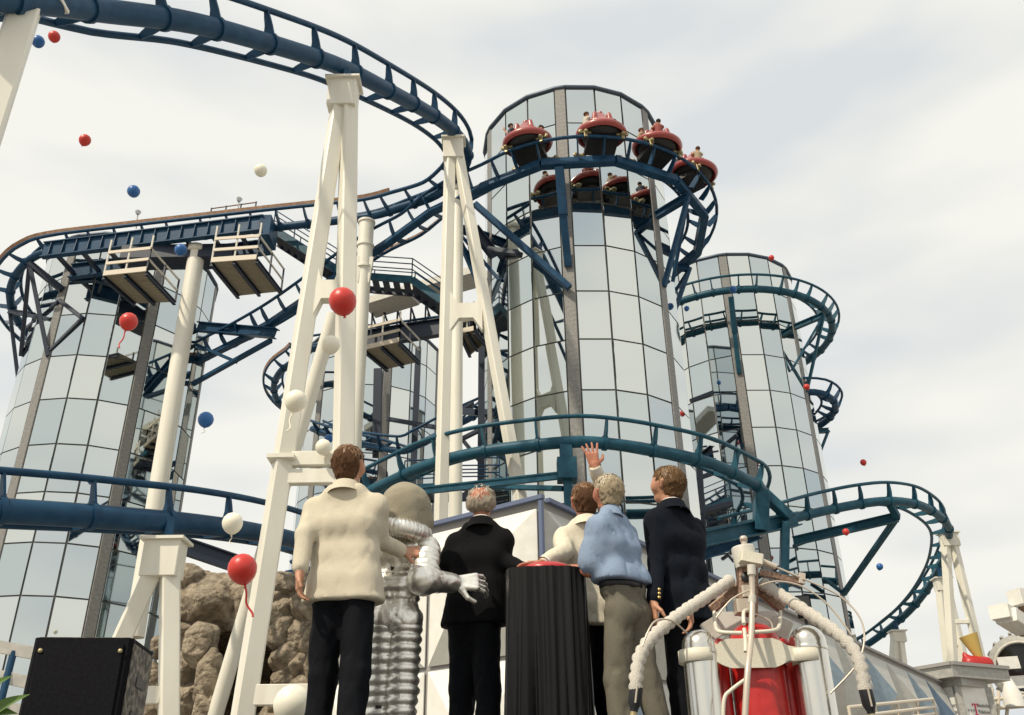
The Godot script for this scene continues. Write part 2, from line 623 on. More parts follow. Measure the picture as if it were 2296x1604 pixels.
# ---------------------------------------------------------------- coaster track
# cps: [point, bank in degrees (up vector leans right of travel), spine radius]
func track(called: String, label: String, cps: Array, opt := {}) -> Node3D:
	var gauge: float = opt.get("gauge", 1.2)
	var rise: float = opt.get("rise", .55)
	var every: float = opt.get("every", 1.15)
	var every_thin: float = opt.get("every_thin", every)
	var o := thing(called, label, "coaster track", Vector3.ZERO, "blue coaster tracks")
	# sample
	var pos := []
	var bank := []
	var rad := []
	for i in cps.size() - 1:
		var p0: Vector3 = cps[maxi(i - 1, 0)][0]
		var p1: Vector3 = cps[i][0]
		var p2: Vector3 = cps[i + 1][0]
		var p3: Vector3 = cps[mini(i + 2, cps.size() - 1)][0]
		var per := maxi(2, int(p1.distance_to(p2) / .4))
		for s in per:
			var t := float(s) / per
			pos.append(p1.cubic_interpolate(p2, p0, p3, t))
			bank.append(lerpf(cps[i][1], cps[i + 1][1], t))
			rad.append(lerpf(cps[i][2], cps[i + 1][2], t))
	pos.append(cps[-1][0]); bank.append(cps[-1][1]); rad.append(cps[-1][2])
	var fr := []
	for i in pos.size():
		var t: Vector3 = ((pos[mini(i + 1, pos.size() - 1)] as Vector3) - (pos[maxi(i - 1, 0)] as Vector3)).normalized()
		var r := t.cross(Vector3.UP).normalized()
		var n := r.cross(t)
		var b := deg_to_rad(bank[i])
		fr.append([t, r * cos(b) - n * sin(b), n * cos(b) + r * sin(b)])
	var right := []
	var left := []
	for i in pos.size():
		right.append(pos[i] + fr[i][2] * rise + fr[i][1] * gauge / 2)
		left.append(pos[i] + fr[i][2] * rise - fr[i][1] * gauge / 2)
	var m: Material = opt.get("mat", M.blue)
	var mb := MB.new()
	if opt.get("boxed", false):
		# welded from straight lengths of box section
		var st := 6
		var i := 0
		while i < pos.size() - 1:
			var j := mini(i + st, pos.size() - 1)
			beam(mb, pos[i], pos[j], float(rad[i]) * 1.75, float(rad[i]) * 2.0, fr[i][2], .03)
			i = j
	else:
		tube(mb, pos, rad, opt.get("seg", 14))
	obj("spine", mb, m, o)
	var rr: float = opt.get("rail", .075)
	var m1 := MB.new()
	tube(m1, right, rr, 8)
	obj("rail", m1, m, o)
	var m2 := MB.new()
	tube(m2, left, rr, 8)
	obj("rail", m2, m, o)
	if opt.has("cover"):   # timber covering along the outer rail
		var ce: Array = opt.cover
		var m3 := MB.new()
		var side: Array = left if ce[2] < 0 else right
		for i in range(int(ce[0] * (pos.size() - 1)), int(ce[1] * (pos.size() - 1))):
			beam(m3, (side[i] as Vector3) + fr[i][2] * .12, (side[i + 1] as Vector3) + fr[i + 1][2] * .12, .10, .22, fr[i][2])
		obj("running_board", m3, M.wood, o)
	# cross ties, one mesh for all of a radius
	var shapes := {}
	var run := every * .5
	for i in range(1, pos.size()):
		run += (pos[i] as Vector3).distance_to(pos[i - 1])
		var gap := every if rad[i] > .215 else every_thin
		if run < gap:
			continue
		run -= gap
		var key := "%.2f" % rad[i]
		if not shapes.has(key):
			shapes[key] = tie_shape(rad[i], gauge, rise, opt.get("boxed", false))
		put("tie", shapes[key], m, o, Transform3D(Basis(fr[i][1], fr[i][2], -(fr[i][0] as Vector3)), pos[i]))
	last = {"pos": pos, "fr": fr, "rise": rise, "gauge": gauge}
	return o
var last := {}

func tie_shape(r: float, gauge: float, rise: float, boxed: bool) -> ArrayMesh:
	var mb := MB.new()
	var g := gauge / 2
	for s in [1.0, -1.0]:
		var poly := PackedVector2Array([Vector2(.15 * r, r * .9), Vector2(g * .45, rise * .62), Vector2(g * .72, rise * .86), Vector2(g - .05, rise + .01), Vector2(g + .01, rise - .10), Vector2(g * .84, rise * .55), Vector2(g * .66, rise * .30), Vector2(r * 1.02, -.1 * r)])
		if s < 0:
			for i in poly.size(): poly[i].x = -poly[i].x
		extrude(mb, poly, -.03, .03)
	if not boxed:
		lathe(mb, [Vector2(r - .02, -.06), Vector2(r + .05, -.06), Vector2(r + .05, -.06), Vector2(r + .05, .06), Vector2(r + .05, .06), Vector2(r - .02, .06)], Transform3D(Basis(Vector3.RIGHT, PI / 2), Vector3.ZERO), 16)
	return mb.mesh()

func arc(c: Vector3, r: float, a0: float, a1: float, h0: float, h1: float, bank: float, rad: float, n := 8) -> Array:
	var out := []
	for i in n + 1:
		var t := float(i) / n
		out.append([flip(c, r, lerpf(a0, a1, t), lerpf(h0, h1, t)), bank, rad])
	return out

# angle 0 faces the photographer, growing to the right
func flip(c: Vector3, r: float, deg: float, h: float) -> Vector3:
	var a := deg_to_rad(deg)
	return Vector3(c.x + r * sin(a), h, c.z + r * cos(a))

var train_frames := {}
func all_tracks() -> void:
	# the high near bend: from overhead at the left, round to the right and back to the lift top of the left tower
	var c := []
	for q in [[-80, -10, 11.0, -44, .26], [100, 5, 12.4, -44, .26], [235, 24, 13.8, -44, .26], [434, 52, 15.7, -43, .26], [625, 104, 18.2, -42, .26], [763, 150, 20.6, -42, .26], [870, 203, 23.2, -42, .26], [972, 260, 26.6, -42, .26], [1022, 300, 28.7, -42, .25], [1045, 335, 30.2, -42, .24], [1046, 362, 31.0, -40, .22], [1030, 392, 31.8, -36, .2]]:
		c.append([P(q[0], q[1], q[2]), float(q[3]), q[4]])
	for q in [[979, 437, -28, .2], [895, 467, -20, .2], [831, 485, -14, .19], [740, 497, -8, .19], [602, 512, -4, .19], [350, 540, -4, .18], [150, 562, -8, .18]]:
		c.append([Ph(q[0], q[1], 27.4), float(q[2]), q[3]])
	c.append_array(arc(T2, 5.6, -28, -150, 27.5, 25.6, -32.0, .2, 7))
	track("high_track", "thick tubed blue track bending overhead past the white trestles to the lift tower", c, {"cover": [.50, .96, -1], "every": 2.15, "every_thin": 1.35, "gauge": 1.42, "rail": .09})
	# the climb from the lift tower to the top ring of the tall tower
	c = []
	for q in [[395, 838, 43.5, 0, .17], [464, 800, 42.0, -5, .17], [544, 760, 40.2, -8, .17], [630, 710, 38.4, -10, .18], [740, 632, 36.6, -14, .18], [837, 563, 35.2, -18, .18], [917, 519, 34.0, -22, .19], [986, 462, 32.9, -27, .19]]:
		c.append([P(q[0], q[1], q[2]), float(q[3]), q[4]])
	c.append_array(arc(T0, 6.0, -42, 165, 26.6, 26.9, -8.0, .2, 14))
	track("ring_track", "blue track climbing to the red cars and ringing the tall tower", c, {"boxed": true, "gauge": 1.35, "rise": .62, "mat": M.blue, "cover": [.0, .5, -1]})
	train_frames = last
	# upper ring of the tower behind, right
	c = arc(T1, 6.2, -100, 150, 29.5, 29.3, -10.0, .21, 14)
	track("ring_track", "slender blue track ringing the top of the farther ringed tower", c, {"gauge": 1.25, "mat": M.teal})
	c = []
	for q in [[3.6, 48], [4.9, 62], [5.6, 80], [5.8, 98], [5.7, 116], [5.2, 134], [3.8, 150]]:
		c.append([flip(T1, q[0], q[1], 24.9 - q[1] * .004), -12.0, .2])
	track("ring_track", "short blue track bend jutting out behind the farther ringed tower", c, {"gauge": 1.25})
	# low foreground track, left
	c = []
	for q in [[-140, 1141, 17.6, -46, .27], [0, 1146, 18.5, -46, .27], [158, 1155, 19.5, -46, .27], [336, 1168, 21.0, -46, .27], [437, 1176, 22.2, -46, .26], [555, 1191, 24.0, -46, .25], [666, 1213, 26.6, -46, .24], [760, 1245, 30.0, -46, .22]]:
		c.append([P(q[0], q[1], q[2]), float(q[3]), q[4]])
	track("low_track", "thick tubed blue track crossing low in front of the lift tower", c, {"every": 2.0, "gauge": 1.3, "rail": .09})
	# the low ring in front of the tall tower
	c = []
	for q in [[740, 1150], [800, 1117], [861, 1087], [958, 1044], [1061, 1017], [1176, 1001], [1299, 991], [1404, 1000], [1464, 1010], [1533, 1023], [1589, 1038], [1629, 1054], [1682, 1080], [1707, 1096]]:
		c.append([Ph(q[0], q[1], 13.1), -26.0, .20])
	c.append([Ph(1716, 1125, 13.0), -30.0, .2])
	c.append([Ph(1700, 1158, 12.9), -28.0, .2])
	track("low_ring_track", "teal track sweeping low round the foot of the tall tower", c, {"mat": M.teal, "every": 1.9, "gauge": 1.25})
	# the loop at the right
	c = []
	for q in [[1600, 1208, 34.5, -10, .2], [1690, 1186, 36.0, -14, .2], [1779, 1163, 37.6, -20, .2], [1854, 1145, 38.4, -25, .2], [1932, 1130, 39.0, -30, .2], [1995, 1124, 39.6, -34, .2], [2051, 1130, 40.6, -38, .2], [2088, 1145, 41.8, -42, .2], [2118, 1168, 43.4, -46, .2], [2128, 1195, 45.0, -50, .2], [2119, 1244, 48.0, -50, .2], [2100, 1288, 50.6, -46, .2], [2072, 1332, 53.0, -42, .2], [2041, 1369, 55.0, -36, .2], [2010, 1397, 56.5, -30, .2], [1979, 1422, 57.6, -24, .2], [1938, 1450, 58.6, -20, .2], [1880, 1478, 59.6, -18, .2]]:
		c.append([P(q[0], q[1], q[2]), float(q[3]), q[4]])
	track("loop_track", "teal track swinging wide in a loop and dropping behind the panelled wall", c, {"mat": M.teal, "every": 1.7, "gauge": 1.25})
	# ring and brake run behind, between the towers
	c = arc(T3, 6.4, -170, -40, 27.6, 28.2, 12.0, .2, 8)
	for q in [[690, 786, 47.5], [760, 775, 46.5], [830, 765, 45.5], [910, 752, 44.5], [985, 742, 43.5], [1060, 735, 42.5]]:
		c.append([P(q[0], q[1], q[2]), 4.0, .2])
	track("far_ring_track", "rusty brown edged track ringing the tower behind the white trestles", c, {"cover": [.02, .55, 1], "mat": M.blue, "every": 1.5})
	c = []
	for q in [[700, 962, 50, 10], [760, 985, 48, 5], [840, 1002, 46, 0], [905, 1012, 45, -10], [938, 998, 45, -30], [1000, 965, 45, -30], [1060, 935, 45.5, -30], [1105, 905, 47, -20]]:
		c.append([P(q[0], q[1], q[2]), float(q[3]), .18])
	track("lower_back_track", "dark blue track dipping between the towers behind the trestles", c, {"mat": M.blue, "every": 1.5})

# ---------------------------------------------------------------- white trestles and columns
func leg(mb: MB, a: Vector3, b: Vector3, w: float, up := Vector3(.5, 0, .866)) -> void:
	beam(mb, a, b, w, w, up, w * .09)

func haunch(mb: MB, a: Vector3, b: Vector3, hh: float, dep: float) -> void:
	# an arched tie between two legs: deep at both ends
	var x := (b - a).length()
	var poly := PackedVector2Array([Vector2(0, hh * .75), Vector2(x * .22, hh * .28), Vector2(x * .78, hh * .28), Vector2(x, hh * .75), Vector2(x, -hh * .75), Vector2(x * .72, -hh * .28), Vector2(x * .28, -hh * .28), Vector2(0, -hh * .75)])
	var ex := (b - a).normalized()
	var ez := ex.cross(Vector3.UP).normalized()
	extrude(mb, poly, -dep / 2, dep / 2, Transform3D(Basis(ex, ez.cross(ex), ez), a))

func down(p: Vector3, q: Vector3, y := 0.0) -> Vector3:   # go on from p through q to height y
	return p + (q - p) * ((y - p.y) / (q.y - p.y))

func trestle(label: String, d: float, cap: Vector2, l0: Vector2, l1: Vector2, r0: Vector2, r1: Vector2, w: float, ties: Array, bars: Array) -> Node3D:
	var o := thing("steel_trestle", label, "support", Vector3.ZERO, "white steel trestles")
	var a := P(l0.x, l0.y, d)
	var b := down(a, P(l1.x, l1.y, d))
	var e := P(r0.x, r0.y, d)
	var f := down(e, P(r1.x, r1.y, d))
	var mb := MB.new()
	leg(mb, a, b, w)
	obj("leg", mb, M.white, o)
	mb = MB.new()
	leg(mb, e, f, w)
	obj("leg", mb, M.white, o)
	mb = MB.new()
	var cc := P(cap.x, cap.y, d)
	var low := (a + e) / 2
	beam(mb, cc, Vector3(cc.x, low.y - w * .9, cc.z), absf(a.x - e.x) + w * 1.3, w * 1.42, Vector3(0, 0, 1), .02)
	obj("head", mb, M.white, o)
	mb = MB.new()
	box(mb, cc + Vector3(0, .04, 0), Vector3(absf(a.x - e.x) + w * 1.75, .07, w * 1.9))
	obj("cap_plate", mb, M.white, o)
	mb = MB.new()
	leg(mb, cc + Vector3(0, .06, 0), cc + Vector3(0, .62, 0), w * .5)
	obj("saddle", mb, M.blue, o)
	for t in ties:
		var y: float = P(t[0], t[1], d).y
		mb = MB.new()
		var p := a + (b - a) * ((y - a.y) / (b.y - a.y))
		var q := e + (f - e) * ((y - e.y) / (f.y - e.y))
		haunch(mb, p + Vector3(w * .4, 0, 0), q - Vector3(w * .4, 0, 0), t[2], w * .7)
		obj("tie", mb, M.white, o)
	for t in bars:
		var y: float = P(t[0], t[1], d).y
		mb = MB.new()
		var p := a + (b - a) * ((y - a.y) / (b.y - a.y))
		var q := e + (f - e) * ((y - e.y) / (f.y - e.y))
		beam(mb, p + Vector3(w * .4, 0, .02), q + Vector3(-w * .4, 0, .02), w * .5, t[2], Vector3.UP, .015)
		obj("crossbar", mb, M.white, o)
		if t.size() > 3:
			mb = MB.new()
			box(mb, p, Vector3(w * 1.5, .1, w * 1.5))
			obj("flange", mb, M.white, o)
	return o

func round_column(label: String, top: Vector3, bottom: Vector3, r: float, flare := true) -> void:
	var o := thing("round_column", label, "column", bottom, "white round columns")
	var l := bottom.distance_to(top)
	var xf := along(Vector3.ZERO, top - bottom)
	var mb := MB.new()
	lathe(mb, [Vector2(r, 0), Vector2(r, l - .3)], xf, 18)
	obj("shaft", mb, M.white, o)
	if flare:
		mb = MB.new()
		for y in [l - .1, l - 1.35, l - 2.5]:
			lathe(mb, [Vector2(0, y + .1), Vector2(r * 1.28, y + .1), Vector2(r * 1.28, y + .1), Vector2(r * 1.28, y), Vector2(r * 1.28, y), Vector2(r, y)], xf, 18)
		obj("collar", mb, M.white, o)
		mb = MB.new()
		lathe(mb, [Vector2(r * 1.1, l - 2.5), Vector2(r * 1.1, l - .1)], xf, 18)
		obj("head_sleeve", mb, M.white, o)
		for k in 4:
			mb = MB.new()
			var dd := Vector3(cos(TAU * (k + .4) / 4), 0, sin(TAU * (k + .4) / 4))
			beam(mb, xf * (dd * r * 1.05 + Vector3(0, l - 3.3, 0)), xf * (dd * r * 1.12 + Vector3(0, l - 2.0, 0)), .05, .05, Vector3.UP, 0.0, .05, .3)
			obj("fin", mb, M.white, o)
	else:
		mb = MB.new()
		lathe(mb, [Vector2(r, l - .32), Vector2(r * 1.25, l - .3), Vector2(r * 1.25, l), Vector2(0, l)], xf, 18)
		obj("collar", mb, M.white, o)

func supports() -> void:
	var t := trestle("tallest white trestle with two splayed legs under the near bend", 20.6, Vector2(772, 192), Vector2(763, 225), Vector2(545, 1600), Vector2(783, 225), Vector2(770, 1010), .43, [[700, 655, 1.0]], [[640, 1032, .36, 1], [640, 1072, .36], [590, 1560, .42]])
	var mb := MB.new()
	tube(mb, [P(749, 705, 22.6), P(655, 1022, 23.4), down(P(749, 705, 22.6), P(655, 1022, 23.4))], .2, 14)
	obj("raking_brace", mb, M.white, t)
	trestle("white trestle with one leg raked out beside the tall tower", 28.7, Vector2(1017, 318), Vector2(1009, 345), Vector2(990, 1100), Vector2(1027, 345), Vector2(1163, 1100), .36, [[1020, 700, 1.1]], [])
	# the trestle that cuts the corner, overhead left
	var o := thing("steel_trestle", "white raking trestle leg standing closest under the overhead track", "support", Vector3.ZERO, "white steel trestles")
	mb = MB.new()
	var a := P(66, -8, 12.3)
	leg(mb, a, down(a, P(-45, 330, 11.7)), .50)
	obj("leg", mb, M.white, o)
	mb = MB.new()
	box(mb, a + Vector3(.05, .06, 0), Vector3(1.0, .08, .9))
	obj("cap_plate", mb, M.white, o)
	trestle("short stout white trestle under the low foreground track", 21.2, Vector2(373, 1218), Vector2(350, 1262), Vector2(270, 1440), Vector2(381, 1262), Vector2(378, 1604), .40, [], [[340, 1560, .36]])
	round_column("thick white column carrying the lift run by the hanging decks", Ph(443, 556, 26.6), P(300, 1430, 36.0), .38, false)
	round_column("white column with ringed head behind the tallest trestle", Ph(822, 497, 26.9), down(Ph(822, 497, 26.9), P(793, 1005, 34.9)), .31)
	round_column("slim white column between the legs beside the tall tower", P(1026, 418, 32.4), down(P(1026, 418, 32.4), P(1021, 1140, 32.3)), .25, false)
	# thin trestles at the far right
	for q in [["tall thin white trestle carrying the far end of the wide loop", 45.6, Vector2(2126, 1198), Vector2(2120, 1212), Vector2(2138, 1500), Vector2(2136, 1212), Vector2(2200, 1480), .36, [[2150, 1395, .2]]], ["thin white trestle half hidden by the taller one behind the kiosk", 49.0, Vector2(2112, 1300), Vector2(2107, 1312), Vector2(2128, 1500), Vector2(2122, 1312), Vector2(2166, 1500), .36, [[2120, 1445, .2]]], ["small white trestle above the far panelled wall", 56.0, Vector2(2012, 1418), Vector2(2008, 1426), Vector2(2004, 1490), Vector2(2016, 1426), Vector2(2024, 1490), .42, []]]:
		trestle(q[0], q[1], q[2], q[3], q[4], q[5], q[6], q[7], [], q[8])

# ---------------------------------------------------------------- blue brackets, trusses, girders
func struts(called: String, label: String, list: Array, m: Material) -> void:
	var o := thing(called, label, "bracket", Vector3.ZERO, "blue steel brackets")
	for s in list:
		var mb := MB.new()
		if s.size() > 3:
			ibeam(mb, s[0], s[1], s[2], s[3])
		else:
			beam(mb, s[0], s[1], s[2], s[2], Vector3.UP, .02)
		obj("strut", mb, m, o)

func at_tower(c: Vector3, deg: float, h: float) -> Vector3:
	return flip(c, TOWER_R + .06, deg, h)

func brackets() -> void:
	var f0 := -10.1
	for k in [[0, 26.4], [1, 26.6], [2, 26.8], [-1, 26.5]]:
		var dg: float = f0 + 60.0 * k[0]
		var sp := flip(T0, 6.0, dg, k[1] - .3)
		var l := [[sp, at_tower(T0, dg, k[1] - .5), .26, .36], [sp, at_tower(T0, dg, k[1] - 4.2), .2]]
		if k[0] != 0:
			l.append([sp, at_tower(T0, dg + 14, k[1] - 3.4), .14])
		else:
			l = [[flip(T0, 6.0, dg, k[1] - .1), flip(T0, 5.3, dg, k[1] - 2.0), .36], [flip(T0, 5.3, dg, k[1] - 2.0), at_tower(T0, dg, k[1] - 3.9), .3]]
		struts("track_bracket", ["stout bracket under the front of the cars on the tall tower", "bracket truss below the outermost red car", "bracket on the hidden side of the tall tower", "bracket on the tall tower where the climbing track arrives"][[0, 1, 2, -1].find(k[0])], l, M.blue)
	struts("raking_strut", "long blue raking strut slanting down across the tall tower to its grey pillar", [[P(1065, 458, 31.6), P(1277, 645, 31.35), .25]], M.blue)
	for k in [[0, 29.2], [1, 29.1]]:
		var dg: float = -10.8 + 60.0 * k[0]
		var sp := flip(T1, 6.2, dg, k[1] - .2)
		var l := [[sp, flip(T1, 5.2, dg, k[1] - 2.0), .3], [flip(T1, 5.2, dg, k[1] - 2.0), at_tower(T1, dg, k[1] - 4.2), .26]]
		if k[0] == 1:
			l = [[sp, at_tower(T1, dg, k[1] - .3), .24, .34], [sp, at_tower(T1, dg, k[1] - 4.6), .16], [sp, at_tower(T1, dg - 16, k[1] - 3.6), .13]]
		struts("track_bracket", ["stout bracket under the front of the top ring on the farther ringed tower", "two legged bracket truss at the side of the farther ringed tower"][k[0]], l, M.teal)
	struts("track_bracket", "bracket behind the farther ringed tower under the short bend", [[flip(T1, 6.2, 108, 24.1), at_tower(T1, 108, 23.8), .24, .3], [flip(T1, 6.2, 108, 24.1), at_tower(T1, 104, 21.2), .15]], M.teal)
	# left tower: the truss round the lift top
	var p1 := -19.2
	var l2 := []
	var s1 := flip(T2, 5.6, -33, 27.2)
	var s2 := flip(T2, 5.6, -75, 26.4)
	var s3 := flip(T2, 5.6, -120, 25.8)
	for e in [[s1, at_tower(T2, p1, 26.0), .3], [s1, at_tower(T2, p1 + 2, 22.3), .2], [s1, at_tower(T2, -60, 23.4), .18], [s2, at_tower(T2, -60, 25.8), .24], [s2, at_tower(T2, -79, 22.4), .18], [s2, at_tower(T2, p1 - 4, 24.4), .16], [s3, at_tower(T2, -100, 24.4), .26], [s3, at_tower(T2, -79, 22.0), .16], [at_tower(T2, p1, 25.4), at_tower(T2, p1 + 20, 24.2), .2], [at_tower(T2, p1 + 20, 24.3), at_tower(T2, p1, 22.4), .16], [at_tower(T2, -60, 25.0), at_tower(T2, p1, 25.3), .24]]:
		l2.append(e)
	struts("bracket_truss", "web of dark struts tying the lift bend to the lift tower", l2, M.navy)
	struts("track_bracket", "long flat bracket reaching from the lift tower to the climbing track", [[at_tower(T2, 78, P(437, 733, 41.5).y), P(618, 748, 38.6), .34, .5], [at_tower(T2, 84, P(455, 862, 42.0).y), P(607, 764, 38.8), .22], [at_tower(T2, 80, P(447, 770, 41.5).y), P(530, 812, 40.4), .16]], M.blue)
	# tall tower, low ring
	var lr := P(1270, 1032, 27.6)
	struts("track_post", "teal flared post carrying the low ring in front of the tall tower", [[Ph(1268, 1000, 13.0), lr, .4], [lr, lr + Vector3(0, -.7, 0), .62], [lr + Vector3(0, -.7, 0), lr + Vector3(.05, -lr.y + .7, 0), .26], [lr + Vector3(0, -.5, 0), at_tower(T0, -10, 11.0), .2]], M.teal)
	struts("cross_girder", "thin teal girder running level below the low ring", [[P(1262, 1066, 27.4), P(900, 1106, 27.8), .12, .24], [P(1262, 1096, 27.6), P(1010, 1090, 30.0), .16]], M.teal)
	struts("cross_girder", "broad teal beam below the end of the low ring", [[P(1562, 1213, 31.0), P(1786, 1165, 33.6), .4, .52]], M.teal)
	struts("cross_girder", "dark blue beam passing under the broad teal beam", [[P(1560, 1250, 32.6), P(1700, 1198, 33.8), .3, .42]], M.blue)
	struts("track_post", "slim teal post standing under the broad beam", [[P(1761, 1172, 33.0), down(P(1761, 1172, 33.0), P(1757, 1330, 33.0)), .3]], M.teal)
	struts("track_post", "flared teal bracket joining the low ring to the broad beam", [[Ph(1707, 1100, 13.0), P(1706, 1190, 32.4), .5], [Ph(1716, 1110, 13.0), P(1770, 1160, 33.0), .36]], M.teal)
	var le := P(2012, 1160, 40.2)
	struts("track_bracket", "long teal girder and raking strut holding the wide loop to the farther tower", [[le, P(1780, 1214, 43.8), .26, .42], [le, P(1892, 1332, 46.8), .24], [le, P(1995, 1130, 39.7), .3]], M.teal)
	struts("track_bracket", "thin bracket between wide loop girder and farther tower pillar", [[P(1780, 1226, 44.0), P(1880, 1188, 45.4), .16], [P(1890, 1330, 46.8), P(1848, 1298, 46.4), .16]], M.teal)
	struts("cross_girder", "dark blue beam behind the low thick track above the rocks", [[P(405, 1222, 30.0), P(575, 1280, 31.0), .3, .55]], M.navy)
	struts("back_frame", "small blue frame above the stone pier of the rocks", [[P(640, 1235, 33), P(700, 1225, 33), .16], [P(650, 1262, 33), P(690, 1240, 33), .12], [P(672, 1225, 33), P(668, 1290, 33), .14], [P(640, 1285, 33), P(700, 1275, 33), .14]], M.blue)
	# dark frames between the towers
	struts("back_frame", "dark frame of struts behind the trestles by the tall tower's edge", [[P(1082, 735, 41), P(1080, 1120, 41), .4], [P(1100, 720, 40), P(1098, 1120, 40), .22], [P(1060, 905, 42), P(985, 950, 44), .2], [P(985, 1010, 42), P(1075, 965, 41), .2], [P(1000, 940, 43), P(1080, 1040, 42), .18], [P(985, 920, 44), P(1070, 925, 41), .3], [P(1040, 1110, 42), P(1110, 1060, 40), .18]], M.navy)
	struts("back_frame", "dark upright frame behind the space between the white trestles", [[P(938, 780, 49), P(925, 1110, 49), .34], [P(985, 960, 47), P(870, 940, 49), .24], [P(848, 830, 50), P(845, 1000, 50), .5]], M.navy)
	struts("back_frame", "dark bracket frame between the tall tower and the farther ringed tower", [[P(1566, 1010, 42), P(1580, 1300, 42), .3], [P(1548, 900, 44), P(1600, 880, 44), .2], [P(1560, 1075, 42), P(1632, 1050, 42), .2], [P(1565, 1150, 41), P(1640, 1130, 41), .26], [P(1555, 970, 43), P(1610, 990, 43), .16]], M.navy)
	# raking struts right and left of the tall tower's brake level
	struts("raking_strut", "blue strut rising behind the slim white column", [[P(1045, 470, 33.6), P(1062, 590, 34.2), .24], [P(1030, 545, 34.0), P(1062, 590, 34.2), .2]], M.blue)
	struts("track_bracket", "dark bracket wrapped round the tall tower beside the raked trestle", [[P(1062, 512, 33.4), at_tower(T0, -60, P(1130, 540, 32.5).y), .3, .45], [P(1095, 560, 33.2), at_tower(T0, -40, P(1140, 545, 31.8).y), .24]], M.navy)

# ---------------------------------------------------------------- the lift girder, hanging decks, walkways
func girder() -> void:
	var o := thing("lift_girder", "deep blue side girder with stiffeners below the timber edged lift run", "girder")
	var a := Ph(106, 574, 27.0) + Vector3(0, 0, .45)
	var b := Ph(595, 514, 27.0) + Vector3(0, 0, .45)
	var mb := MB.new()
	ibeam(mb, a, b, .3, .85)
	obj("beam", mb, M.blue, o)
	mb = MB.new()
	ibeam(mb, a + Vector3(.6, -.1, -1.7), b + Vector3(0, -.1, -1.7), .3, .8)
	obj("beam", mb, M.blue, o)
	for k in 16:
		mb = MB.new()
		var p := a.lerp(b, (k + .6) / 16.6)
		beam(mb, p + Vector3(0, -.36, .09), p + Vector3(0, .36, .09), .03, .18, Vector3(0, 0, 1), 0.0, .03, .06)
		obj("stiffener", mb, M.blue, o)
	for k in 8:
		mb = MB.new()
		var p := a.lerp(b, (k + .5) / 8.4)
		beam(mb, p + Vector3(0, -.2, -.1), p + Vector3(.2, -.3, -1.7), .14, .2)
		obj("cross_member", mb, M.navy, o)
	mb = MB.new()
	box(mb, a.lerp(b, .62) + Vector3(0, -.75, -.8), Vector3(5.2, .7, 1.1))
	obj("brake_box", mb, M.navy, o)
	mb = MB.new()
	box(mb, b + Vector3(.1, -.1, -.6), Vector3(.5, 1.1, 1.3))
	obj("end_box", mb, M.blue, o)
	# handrail on top of the run
	var rl := thing("inspection_rail", "small handrail standing on the timber edge of the lift run", "railing")
	var r0 := Ph(470, 490, 28.3)
	var r1 := Ph(571, 476, 28.3)
	for k in 4:
		mb = MB.new()
		var p := r0.lerp(r1, k / 3.0)
		tube(mb, [p, p + Vector3(0, .62, 0)], .035, 6)
		obj("post", mb, M.navy, rl)
	mb = MB.new()
	tube(mb, [r0 + Vector3(0, .58, 0), r1 + Vector3(0, .58, 0)], .03, 6)
	obj("handrail", mb, M.wood, rl)
	for q in [[305, 512, 477, "standing over the deck by the lift truss"], [532, 480, 448, "rising from the inspection rail"]]:
		var ln := thing("lamp_post", "small floodlight on a thin pole " + q[3], "lamp", Vector3.ZERO, "floodlights on the lift run")
		var pb := Ph(q[0], q[1], 28.0)
		var pt := P(q[0] + 4, q[2], -pb.z)
		mb = MB.new()
		tube(mb, [pb, pt], .03, 6)
		obj("pole", mb, M.steel, ln)
		mb = MB.new()
		lathe(mb, [Vector2(0, -.12), Vector2(.08, -.1), Vector2(.14, .06), Vector2(.14, .06), Vector2(0, .08)], along(pt, pt + Vector3(.3, .1, .6)), 12)
		obj("lamp_head", mb, M.steel, ln)

func hanging_deck(label: String, c: Array, h: float, hang: float) -> void:
	# c: near left, near right, far right, far left in photo pixels, at deck height h
	var o := thing("service_deck", label, "deck", Vector3.ZERO, "hanging service decks")
	var p := []
	for q in c:
		p.append(Ph(q[0], q[1], h))
	# boards across
	var n := 11
	var w: Vector3 = (p[1] - p[0])
	for k in n:
		var t0 := (k + .03) / n
		var t1 := (k + .97) / n
		var a: Vector3 = (p[0] as Vector3).lerp(p[3], t0)
		var b: Vector3 = (p[1] as Vector3).lerp(p[2], t0)
		var e: Vector3 = (p[1] as Vector3).lerp(p[2], t1)
		var f: Vector3 = (p[0] as Vector3).lerp(p[3], t1)
		var mb := MB.new()
		beam(mb, (a + f) / 2 + Vector3(0, .03, 0), (b + e) / 2 + Vector3(0, .03, 0), a.distance_to(f), .05)
		obj("board", mb, M.deck, o)
	for t in [0.0, .5, 1.0]:
		var mb := MB.new()
		var a: Vector3 = (p[0] as Vector3).lerp(p[1], t)
		var b: Vector3 = (p[3] as Vector3).lerp(p[2], t)
		ibeam(mb, a + Vector3(0, -.06, 0), b + Vector3(0, -.06, 0), .14, .2)
		obj("joist", mb, M.navy, o)
	var mb2 := MB.new()
	beam(mb2, p[0] + Vector3(0, .1, .05), p[1] + Vector3(0, .1, .05), .05, .24)
	obj("kick_board", mb2, M.pink_rail, o)
	# hangers and rails
	for e in [[0, 1, 3], [1, 2, 3]]:
		for k in e[2]:
			var q: Vector3 = (p[e[0]] as Vector3).lerp(p[e[1]], k / float(e[2] - 1))
			var mb := MB.new()
			beam(mb, q, q + Vector3(0, hang if e[0] == 0 else 1.25, 0), .07, .07)
			obj("hanger", mb, M.galv if e[0] == 0 else M.navy, o)
		for y in [.62, 1.2]:
			var mb := MB.new()
			var u := Vector3(0, y, .05)
			beam(mb, p[e[0]] + u, p[e[1]] + u, .05, .14 if e[0] == 0 else .09)
			obj("guard_rail", mb, M.pink_rail if e[0] == 0 else M.galv, o)

